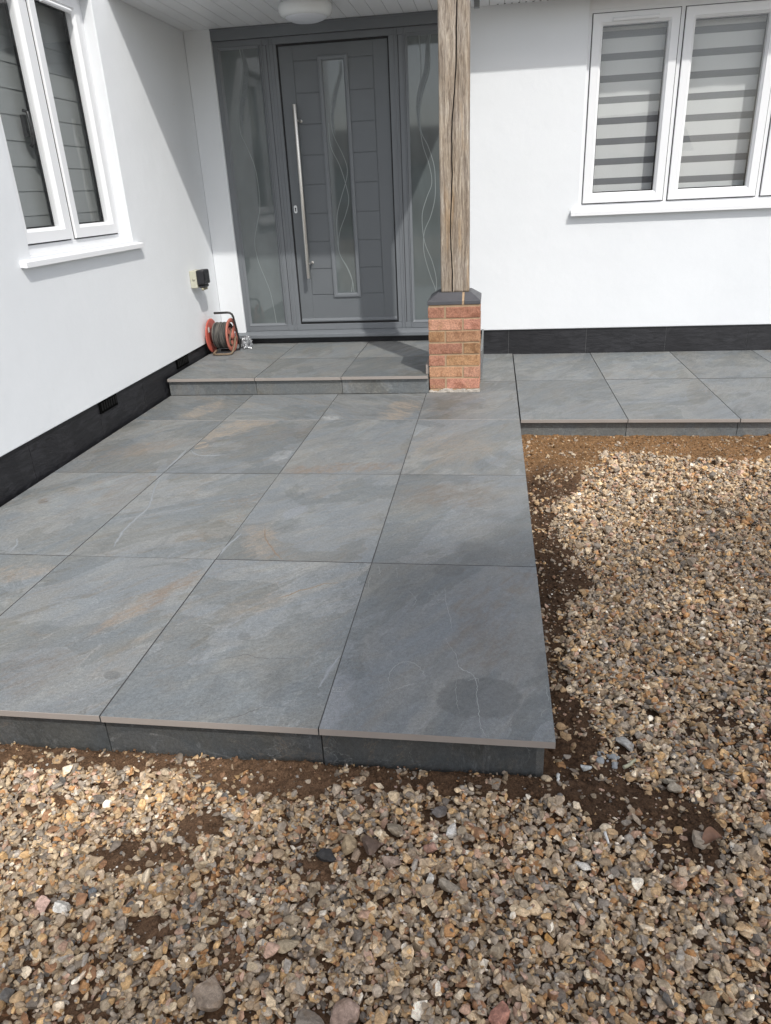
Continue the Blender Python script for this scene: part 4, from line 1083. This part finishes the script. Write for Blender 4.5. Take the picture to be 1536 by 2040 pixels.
# single stones worth naming are laid first so that the gravel packs round them
KEEP = []   # (x, y, r)
NOTE = [ # x, y, size, flat, colour, label, shape seed, tilt
 (-1.118, -.450, .027, .55, (.47,.335,.30), 'pale pink rough stone on the gravel near the left edge of the photo', 1, .2),
 (-1.066, -.450, .025, .45, (.62,.62,.60), 'flat white stone beside the pale pink rough stone', 2, .25),
 (-.524, -.275, .027, .6, (.018,.018,.02), 'shiny black lumpy stone below the middle slab joint of the patio front', 3, .5),
 (-.478, -.238, .031, .5, (.31,.245,.165), 'long tan stone just right of the black stone', 4, .5),
 (-.459, -.264, .024, .75, (.25,.19,.145), 'round brown nodule touching the long tan stone', 5, .2),
 (-.430, -.232, .037, .5, (.115,.082,.068), 'large dark brown stone behind the round brown nodule', 6, .35),
 (-.294, -.223, .022, .7, (.33,.20,.165), 'smooth dusky pink pebble between black and white stones', 7, .3),
 (-.247, -.170, .026, .5, (.64,.62,.59), 'chalk white oblong stone in front of the right patio riser', 8, .2),
 (-.383, -.176, .034, .5, (.27,.235,.19), 'large grey-tan slab of stone left of the chalk white stone', 9, .4),
 (-.376, -.265, .029, .5, (.29,.225,.19), 'squarish pinkish grey stone right of the dark brown stone', 10, .3),
 (-.139, -.583, .028, .6, (.33,.165,.13), 'brick red stone at the bottom edge of the photo', 11, .25),
 (-.675, -.601, .042, .6, (.215,.175,.145), 'big oval brown stone, largest of those along the bottom edge', 12, .3),
 (-.476, -.632, .050, .45, (.20,.175,.155), 'big flat grey-brown stone cut off by the bottom edge of the photo', 13, .2),
 (-.418, -.603, .040, .5, (.29,.215,.185), 'big pinkish square stone beside the flat grey-brown one at the bottom edge', 14, .2),
 (.200, .169, .038, .38, (.30,.31,.32), 'pale blue-grey flat shard on the dirt right of the patio corner', 15, .15),
 (.084, .055, .018, .6, (.34,.37,.40), 'bluish pebble alone on the bare soil by the patio corner', 16, .2),
 (.309, -.150, .030, .55, (.24,.21,.18), 'flat grey stone touching the curled brown leaf', 17, .3),
 (-.281, -.117, .034, .45, (.105,.098,.10), 'tall dark slate-grey stone leaning up near the patio front', 18, .9),
 (-1.02, -.416, .018, .6, (.145,.165,.195), 'dark blue-grey pebble right of the flat white stone', 19, .2),
 (.285, .008, .030, .55, (.26,.235,.20), 'large grey-tan stone on the right rim of the bare soil patch', 20, .3),
 (.047, -.237, .022, .55, (.62,.59,.54), 'white knuckle-shaped pebble below the patio corner', 21, .3),
 (-.042, -.415, .017, .55, (.42,.235,.075), 'bright amber stone in the gravel below the patio corner', 22, .3),
 (-.248, -.315, .036, .5, (.265,.235,.20), 'big grey-tan wedge of stone beside the dry twig', 23, .4),
 (-.564, -.489, .030, .45, (.36,.305,.225), 'pale tan pointed stone standing up from the gravel', 24, .8),
 (-.288, -.305, .021, .8, (.60,.58,.55), 'white crumbly lump of mortar on the gravel by the twig', 25, .2),
 (.285, .040, .024, .6, (.28,.26,.225), 'rounded grey stone behind the large grey-tan one', 26, .3)]
def top_at(x, y, r):
    i = int((x-GX0)/hs_); j = int((y-GY0)/hs_); k = max(1, int(r/hs_))
    return HM[max(i-k,0):i+k+1, max(j-k,0):j+k+1]
def lay(x, y, v, sink):
    """drop a rotated stone v (n,3) at x,y; return z and raise the height map"""
    ext = np.abs(v[:, :2]).max(0); i0 = max(0, int((x-ext[0]-GX0)/hs_)); i1 = min(HM.shape[0], int((x+ext[0]-GX0)/hs_)+1); j0 = max(0, int((y-ext[1]-GY0)/hs_)); j1 = min(HM.shape[1], int((y+ext[1]-GY0)/hs_)+1)
    if i1 <= i0 or j1 <= j0: return None
    sub = HM[i0:i1, j0:j1]; rx = (HX[i0:i1, j0:j1]-x)/ext[0]; ry = (HY[i0:i1, j0:j1]-y)/ext[1]
    d = np.clip(1 - rx**2 - ry**2, 0, 1); m = d > .12
    if not m.any(): return None
    hz = (v[:, 2].max() - v[:, 2].min())/2; prof = np.sqrt(d)*hz
    z = np.quantile((sub + prof*.80)[m], .66) - sink*hz
    top = z + prof*.8
    HM[i0:i1, j0:j1] = np.where(m, np.maximum(sub, top), sub)
    return z
for k, (x, y, s, fl, col, lab, sdv, tilt) in enumerate(NOTE):
    v, f = chopped(4, 900+sdv, .12)
    v = v/np.abs(v).max(0)*np.array([1, .62 + .3*((sdv*7) % 5)/5, fl])
    nn = np.array([mnoise.noise(Vector(p)*2.4 + Vector((sdv*3.1, 0, 0))) + .5*mnoise.noise(Vector(p)*6 + Vector((0, sdv, 0))) for p in v])
    s = s*.86; col = tuple(min(.66, c_*1.2 + .012)*t_ for c_, t_ in zip(col, (1.05, 1.0, .90)))
    v = v*(1 + .10*nn)[:, None]*s
    v = v @ rotm((RNG.random()-.5)*tilt*1.6, (RNG.random()-.5)*tilt*1.6, RNG.uniform(0, 6.28)).T
    z = lay(x, y, v, .25) + .012
    base = np.array([x, y, z + v[:, 2].min()]); P = v + np.array([x, y, z])
    cc = np.tile(np.array(col), (len(P), 1)) * (1 + .25*nn)[:, None]
    o = mesh_np('stone', P, f, [STONE], np.clip(cc, 0, 1), 3, loc=base)
    o.data.polygons.foreach_set('use_smooth', np.ones(len(o.data.polygons), dtype=bool)); o.data.set_sharp_from_angle(angle=R(24))
    tag(o, lab, 'stone', 'single stones on the driveway'); KEEP.append((x, y, s*.8))
KEEP_A = np.array(KEEP)
# --- gravel
N = 125000
cand = np.stack([RNG.uniform(GX0+.05, GX1-.05, N*3), RNG.uniform(GY0+.05, GY1-.03, N*3)], 1)
cand = cand[~((cand[:, 0] < .004) & (cand[:, 1] > .035))]
bb = bare(cand[:, 0], cand[:, 1]); vw = in_view(cand[:, 0], cand[:, 1])
cl = fbm(cand[:, 0], cand[:, 1], 14, 88, 2)
pr = np.where(bb > .5, np.where(cand[:, 1] > 2.25, .02 + .06*(cl > .6), .05 + .17*(cl > .56)), 1 - bb*1.6) * np.where(vw, 1.0, .40)
cand = cand[RNG.random(len(cand)) < pr]
area_rate = 15500 * (1.0)
area = (GX1-GX0)*(GY1-GY0)
keepn = int(area_rate*area*len(cand)/(N*3)); cand = cand[:keepn] if keepn < len(cand) else cand
vw = in_view(cand[:, 0], cand[:, 1])
bufs = {'hi': [[], [], [], 0], 'lo': [[], [], [], 0]}
tint = fbm(cand[:, 0], cand[:, 1], 4, 5, 3)
order = np.argsort(-RNG.random(len(cand)))
for n_, i in enumerate(order):
    x, y = cand[i]
    s = float(np.clip(RNG.lognormal(math.log(.0080), .42), .0034, .0215))
    if n_ > len(cand)*.55: s *= .86
    if len(KEEP_A) and (np.hypot(KEEP_A[:, 0]-x, KEEP_A[:, 1]-y) < KEEP_A[:, 2] + s*.3).any(): continue
    if blocked(x, y, s): continue
    hi = vw[i] and y < .75
    sh = SH_HI if hi else SH_LO
    v, f = sh[RNG.integers(len(sh))]
    tx, ty = RNG.normal(0, .42, 2)
    v = (v*s) @ rotm(tx, ty, RNG.uniform(0, 6.283)).T
    ii = min(max(int((x-GX0)/hs_), 0), HM.shape[0]-1); jj = min(max(int((y-GY0)/hs_), 0), HM.shape[1]-1)
    if HM[ii, jj] - BASE[ii, jj] > .036: continue
    z = lay(x, y, v, .28 if BM_[ii, jj] < .5 else .55)
    if z is None: continue
    if x < .0 and y > -.03: pass
    B_ = bufs['hi' if hi else 'lo']
    c = PAL[RNG.choice(len(PAL), p=PW)]*np.array([1.42, 1.33, 1.21])*RNG.uniform(.80, 1.22)*(.86 + .28*tint[i])
    if BM_[ii, jj] > .4: c = c*.72 + np.array([.10, .065, .038])*.28
    B_[0].append(v + np.array([x, y, z])); B_[1].append(f + B_[3]); B_[2].append(np.tile(c, (len(v), 1))); B_[3] += len(v)
print('stones', len(bufs['hi'][0]), len(bufs['lo'][0]))
bm = bmesh.new(); bmesh.ops.create_icosphere(bm, subdivisions=1, radius=1)
gv_ = np.array([x.co[:] for x in bm.verts]); gf_ = np.array([[w.index for w in t.verts] for t in bm.faces]); bm.free()
gp = np.stack([RNG.uniform(-1.7, 1.7, 70000), RNG.uniform(-.95, 2.6, 70000)], 1)
gp = gp[~((gp[:, 0] < .0) & (gp[:, 1] > .03))]; gp = gp[in_view(gp[:, 0], gp[:, 1])]
gi = ((gp[:, 0]-GX0)/hs_).astype(int); gj = ((gp[:, 1]-GY0)/hs_).astype(int)
gp_z = HM[gi, gj]; ok = (gp_z - BASE[gi, gj] < .013) & (RNG.random(len(gp)) < np.where(BM_[gi, gj] > .5, .22, .9)); gp, gp_z = gp[ok], gp_z[ok]
gs = np.clip(RNG.lognormal(math.log(.0026), .35, len(gp)), .0014, .005)
gV = gv_[None]*(1 + RNG.normal(0, .20, (len(gp), len(gv_), 1)))*gs[:, None, None]*np.array([1, .8, .65]) + np.concatenate([gp, (gp_z + gs*.2)[:, None]], 1)[:, None]
gC = np.repeat(PAL[RNG.choice(len(PAL), len(gp), p=PW)]*1.15*RNG.uniform(.75, 1.2, (len(gp), 1)), len(gv_), 0)
B_ = bufs['lo']; B_[0].append(gV.reshape(-1, 3)); B_[1].append((gf_[None] + (np.arange(len(gp))*len(gv_))[:, None, None]).reshape(-1, 3) + B_[3]); B_[2].append(gC); B_[3] += len(gp)*len(gv_)
off = 0; VV, FF, CC = [], [], []
for k in ('hi', 'lo'):
    if bufs[k][0]:
        VV.append(np.concatenate(bufs[k][0])); FF.append(np.concatenate(bufs[k][1]) + off); CC.append(np.concatenate(bufs[k][2])); off += bufs[k][3]
gv = mesh_np('gravel', np.concatenate(VV), np.concatenate(FF), [STONE], np.concatenate(CC), 3)
gv.data.polygons.foreach_set('use_smooth', np.ones(len(gv.data.polygons), dtype=bool)); gv.data.set_sharp_from_angle(angle=R(28))
tag(gv, 'mixed tan, grey and brown angular gravel on the driveway', 'gravel', kind='stuff')
# --- soil crumbs on the bare patches
bm = bmesh.new(); bmesh.ops.create_icosphere(bm, subdivisions=1, radius=1)
iv = np.array([x.co[:] for x in bm.verts]); itf = np.array([[w.index for w in t.verts] for t in bm.faces]); bm.free()
cr = np.stack([RNG.uniform(-1.75, 1.9, 160000), RNG.uniform(-1.0, 2.72, 160000)], 1)
cr = cr[~((cr[:, 0] < .0) & (cr[:, 1] > .03))]
b2 = bare(cr[:, 0], cr[:, 1]); cr = cr[(RNG.random(len(cr)) < b2*.9) & in_view(cr[:, 0], cr[:, 1])]
sc_ = np.clip(RNG.lognormal(math.log(.0018), .6, len(cr)), .0008, .0105)
cz = soil_h(cr[:, 0], cr[:, 1]) + sc_*.3
jit = 1 + RNG.normal(0, .22, (len(cr), len(iv), 1))
VC = iv[None]*jit*sc_[:, None, None]*np.array([1, 1, .75]) + np.concatenate([cr, cz[:, None]], 1)[:, None]
FC = itf[None] + (np.arange(len(cr))*len(iv))[:, None, None]
c0 = soil_col(cr[:, 0], cr[:, 1])*RNG.uniform(.7, 1.5, (len(cr), 1))
pale = RNG.random(len(cr)) < .07; c0[pale] = PAL[RNG.choice(len(PAL), pale.sum())]*.9
cb = mesh_np('soil_crumbs', VC.reshape(-1, 3), FC.reshape(-1, 3), [SOIL], np.repeat(c0, len(iv), 0), 3)
tag(cb, 'loose brown soil crumbs on the bare earth beside the paving', 'soil', kind='stuff')

# --- odds and ends lying on the gravel
def ground_z(x, y): return float(top_at(x, y, .008).max())
# curled dry leaf
g = G(); n = 14; lx, ly = .339, -.150; lz = ground_z(lx, ly) + .001
rows = []
for i in range(n+1):
    t = i/n; w = .021*math.sin(math.pi*min(1, t*1.02))**.7*(1.15-.4*t); r = []
    for j in range(-4, 5):
        u = j/4; xx = (t-.5)*.062; yy = u*w*.8; zz = .016*u*u*math.sin(math.pi*t) + .010*math.sin(t*4.0) + .0018*mnoise.noise((t*6, u*3, 2)) + .004
        ca, sa = math.cos(.5), math.sin(.5); r.append((lx + xx*ca - yy*sa, ly + xx*sa + yy*ca, lz + zz))
    rows.append(r)
for off_ in (0, -.0008):
    pass
V0 = [[g.bm.verts.new(p) for p in r] for r in rows]; V1 = [[g.bm.verts.new((p[0], p[1], p[2]-.0008)) for p in r] for r in rows]
for i in range(n):
    for j in range(8):
        for Q, fl in ((V0, 1), (V1, 0)):
            f = (Q[i][j], Q[i+1][j], Q[i+1][j+1], Q[i][j+1]); g.bm.faces.new(f if fl else f[::-1]).smooth = True
tag(obj('leaf', g, plain('dry_brown_leaf', (.185, .095, .055), .6, vary=.35, vscale=60), fix=False), 'curled dry brown leaf on the gravel right of the patio corner', 'leaf')
def stick(name, pts, r, col, label, cat):
    g = G(); P = [(x, y, ground_z(x, y) + r*.5 + dz) for x, y, dz in pts]
    zs = max(p[2] for p in P); P = [(p[0], p[1], .35*p[2] + .65*zs) for p in P]
    P = [P[0]] + [tuple(Vector(a).lerp(Vector(b), t) + Vector((RNG.normal(0, r*.3), RNG.normal(0, r*.3), 0))) for a, b in zip(P, P[1:]) for t in (.33, .66, 1)]
    g.tube(P, [r*(1.1-.5*i/len(P)) for i in range(len(P))], 8); tag(obj(name, g, plain(name + '_bark', col, .75, vary=.3, vscale=90)), label, cat)
stick('twig', [(-.366, -.300, .002), (-.340, -.318, .002), (-.311, -.333, .001)], .0022, (.26, .17, .105), 'thin dry brown twig lying on the gravel below the patio front', 'twig')
stick('shell_fragment', [(.180, .070, 0), (.200, .084, .002), (.212, .100, .003)], .0048, (.46, .44, .30), 'pale yellowish sliver of shell on the soil near the blue-grey shard', 'shell fragment')
stick('shell_fragment', [(.100, -.165, 0), (.106, -.190, .001)], .0034, (.68, .67, .63), 'small white splinter in the gravel below the bare soil patch', 'shell fragment')
stick('shell_fragment', [(.012, .020, .0), (.008, -.002, .0)], .0042, (.66, .65, .60), 'small white splinter right under the front patio corner', 'shell fragment')
g = bmesh.new()
for k in range(16):
    a = RNG.uniform(0, 6.28); rr = abs(RNG.normal(0, .016)); s = RNG.uniform(.003, .009) if k else .011
    x, y = .148 + rr*math.cos(a), .105 + rr*math.sin(a)*.8
    q_ = bmesh.new(); bmesh.ops.create_icosphere(q_, subdivisions=2, radius=1)
    m_ = {}
    for v in q_.verts:
        p = v.co*s*(1 + .35*mnoise.noise(v.co*2 + Vector((k*3, 0, 0)))); m_[v] = g.verts.new((x+p.x, y+p.y, float(soil_h(np.array([x]), np.array([y]))[0]) + s*.4 + p.z*.8))
    for f in q_.faces: g.faces.new([m_[v] for v in f.verts])
    q_.free()
tag(obj('mortar_crumbs', g, plain('dried_grey_mortar', (.30, .31, .31), .9, vary=.15, vscale=80, bscale=400, bdist=.001)), 'scatter of pale grey mortar crumbs on the bare soil by the patio corner', 'mortar', kind='stuff')

# ================================================================== BEYOND THE FRAME
def gravel_far():
    m, nt, b = new_mat('far_gravel'); c = ocoord(nt)
    vo = nt.nodes.new('ShaderNodeTexVoronoi'); put(nt, vo.inputs['Vector'], c); vo.inputs['Scale'].default_value = 55
    r = nt.nodes.new('ShaderNodeValToRGB'); nt.links.new(nd(nt, 'ShaderNodeSeparateColor', {0: vo.outputs['Color']}), r.inputs[0])
    e = r.color_ramp.elements; e[0].color = (.16, .13, .10, 1); e[1].color = (.40, .34, .26, 1)
    put(nt, b.inputs['Base Color'], r.outputs[0]); b.inputs['Roughness'].default_value = .9
    bump(nt, b, vo.outputs['Distance'], .02, .8)
    return m
g = G(); z = -.14
for (x0, x1, y0, y1) in ((-40, 40, -14, GY0), (-40, GX0, GY0, -.61), (GX1, 40, GY0, 9), (-40, -6.7, -.61, 9)):
    g.bm.faces.new([g.bm.verts.new(p) for p in ((x0, y0, z), (x1, y0, z), (x1, y1, z), (x0, y1, z))])
o = obj('driveway', g, gravel_far()); o['kind'] = 'structure'
g = G()
for p in ([(-120, -21, -.2), (120, -21, -.2), (120, -14, -.2), (-120, -14, -.2)],): g.bm.faces.new([g.bm.verts.new(q) for q in p])
o = obj('road', g, plain('asphalt', (.055, .055, .057), .9, vary=.2, vscale=2, bscale=80, bdist=.01)); o['kind'] = 'structure'
g = G()
for p in ([(-160, -160, -.21), (160, -160, -.21), (160, -21, -.21), (-160, -21, -.21)], [(-160, 9.2, -.21), (160, 9.2, -.21), (160, 160, -.21), (-160, 160, -.21)]): g.bm.faces.new([g.bm.verts.new(q) for q in p])
o = obj('lawn', g, plain('lawn_green', (.06, .085, .03), .9, vary=.35, vscale=1.2)); o['kind'] = 'structure'
# bungalow over the road, seen only as a reflection in the glass
bg_ = thing('bungalow', 'low brick bungalow across the road, reflected in the door and window glass', 'bungalow', (-2.0, -30, -.2))
RB_ = plain('plain_brick', (.26, .135, .085), .9, vary=.25, vscale=3)
g = G(); wall_sheet(g, 1, -27, -27.2, -11, 8, -.2, 2.3, [(-9, -7, .8, 2.0), (-4, -2, .8, 2.0), (2, 4.4, .8, 2.0), (-1, .1, -.1, 2.0)]); obj('wall', g, RB_, bg_)
g = G(); g.box(-11, 8, -34, -27.6, -.2, 2.29); obj('wall', g, DARKROOM, bg_)
g = G(); g.prism([(-26.6, 2.25), (-26.6, 2.38), (-30.5, 4.1), (-34.5, 2.38), (-34.5, 2.25), (-30.5, 3.97)], 0, -11.5, 8.5); obj('roof', g, TILEROOF, bg_)
for x0, x1 in ((-9, -7), (-4, -2), (2, 4.4)):
    g = G(); rect_frame(g, 1, -27.03, -27.1, x0, x1, .8, 2.0, .09); w_ = obj('window', g, UPVC, bg_)
    g = G(); g.box(x0+.08, x1-.08, -27.09, -27.07, .88, 1.92); obj('pane', g, FROST, w_)
# tree added out of view; thin crown shaped to half-shade the patio corner
tr = thing('added_shade_tree', 'unseen tree added behind the camera to cast soft shade over the gravel', 'tree', (12.5, -15.5, -.2))
s_ = SUN / SUN.z
def shade_pt(x, y, h): return Vector((x, y, -.05)) + s_*h
lm = bmesh.new(); rng2 = np.random.default_rng(77); nleaf = 0
while nleaf < 9800:
    u, w = rng2.uniform(-2.2, 6.4), rng2.uniform(-6.5, 5.0)
    n1 = .10*math.sin(u*7 + 1) + .08*math.sin(w*9)
    top = .97 + .47*(u + .6) if u > -.66 else -.30 + .55*(u + .66)
    if w > top + n1*.6 or w > 3.1 - .1*(u-3)**2: continue
    if u < -.66 and rng2.random() > .75: continue
    if u > 5 and rng2.random() > .5: continue
    h = rng2.uniform(12.5, 16.8)
    c = shade_pt(u, w, h); s = rng2.uniform(.09, .17)
    nrm = Vector(rng2.normal(size=3)).normalized(); a_ = nrm.orthogonal().normalized(); b_ = nrm.cross(a_)
    vs = [lm.verts.new(c + a_*(s*x_) + b_*(s*y_) + nrm*(s*z_)) for x_, y_, z_ in ((-1, 0, 0), (-.3, .55, .12), (.5, .42, .1), (1, 0, -.05), (.5, -.42, .1), (-.3, -.55, .12))]
    lm.faces.new(vs[:4]); lm.faces.new([vs[0], vs[3], vs[4], vs[5]]); nleaf += 1
obj('crown', lm, plain('leaf_green', (.06, .10, .03), .6, vary=.35, vscale=.9), tr, fix=False)
g = G(); B0 = Vector((12.5, -15.5, -.2)); T0 = Vector((11.6, -15.0, 11.5))
g.tube([B0.lerp(T0, t) + Vector((.12*math.sin(t*7), .1*math.cos(t*5), 0)) for t in np.linspace(0, 1, 9)], [.38 - .24*t for t in np.linspace(0, 1, 9)], 12)
for (u, w, h) in ((.2, .2, 13.5), (2.0, 1.2, 14), (4.5, 1.5, 14), (.4, -3, 14), (3.0, -4.5, 14.5), (5.5, -2, 14), (2.5, -1.5, 16)):
    E = shade_pt(u, w, h); q0 = B0.lerp(T0, .78)
    g.tube([q0.lerp(E, t) + Vector((0, 0, -.9*math.sin(math.pi*t)*.5)) for t in np.linspace(0, 1, 8)], [.12 - .10*t for t in np.linspace(0, 1, 8)], 7)
obj('trunk', g, plain('bark', (.10, .075, .055), .9, vary=.3, vscale=9, bscale=25, bdist=.02), tr)
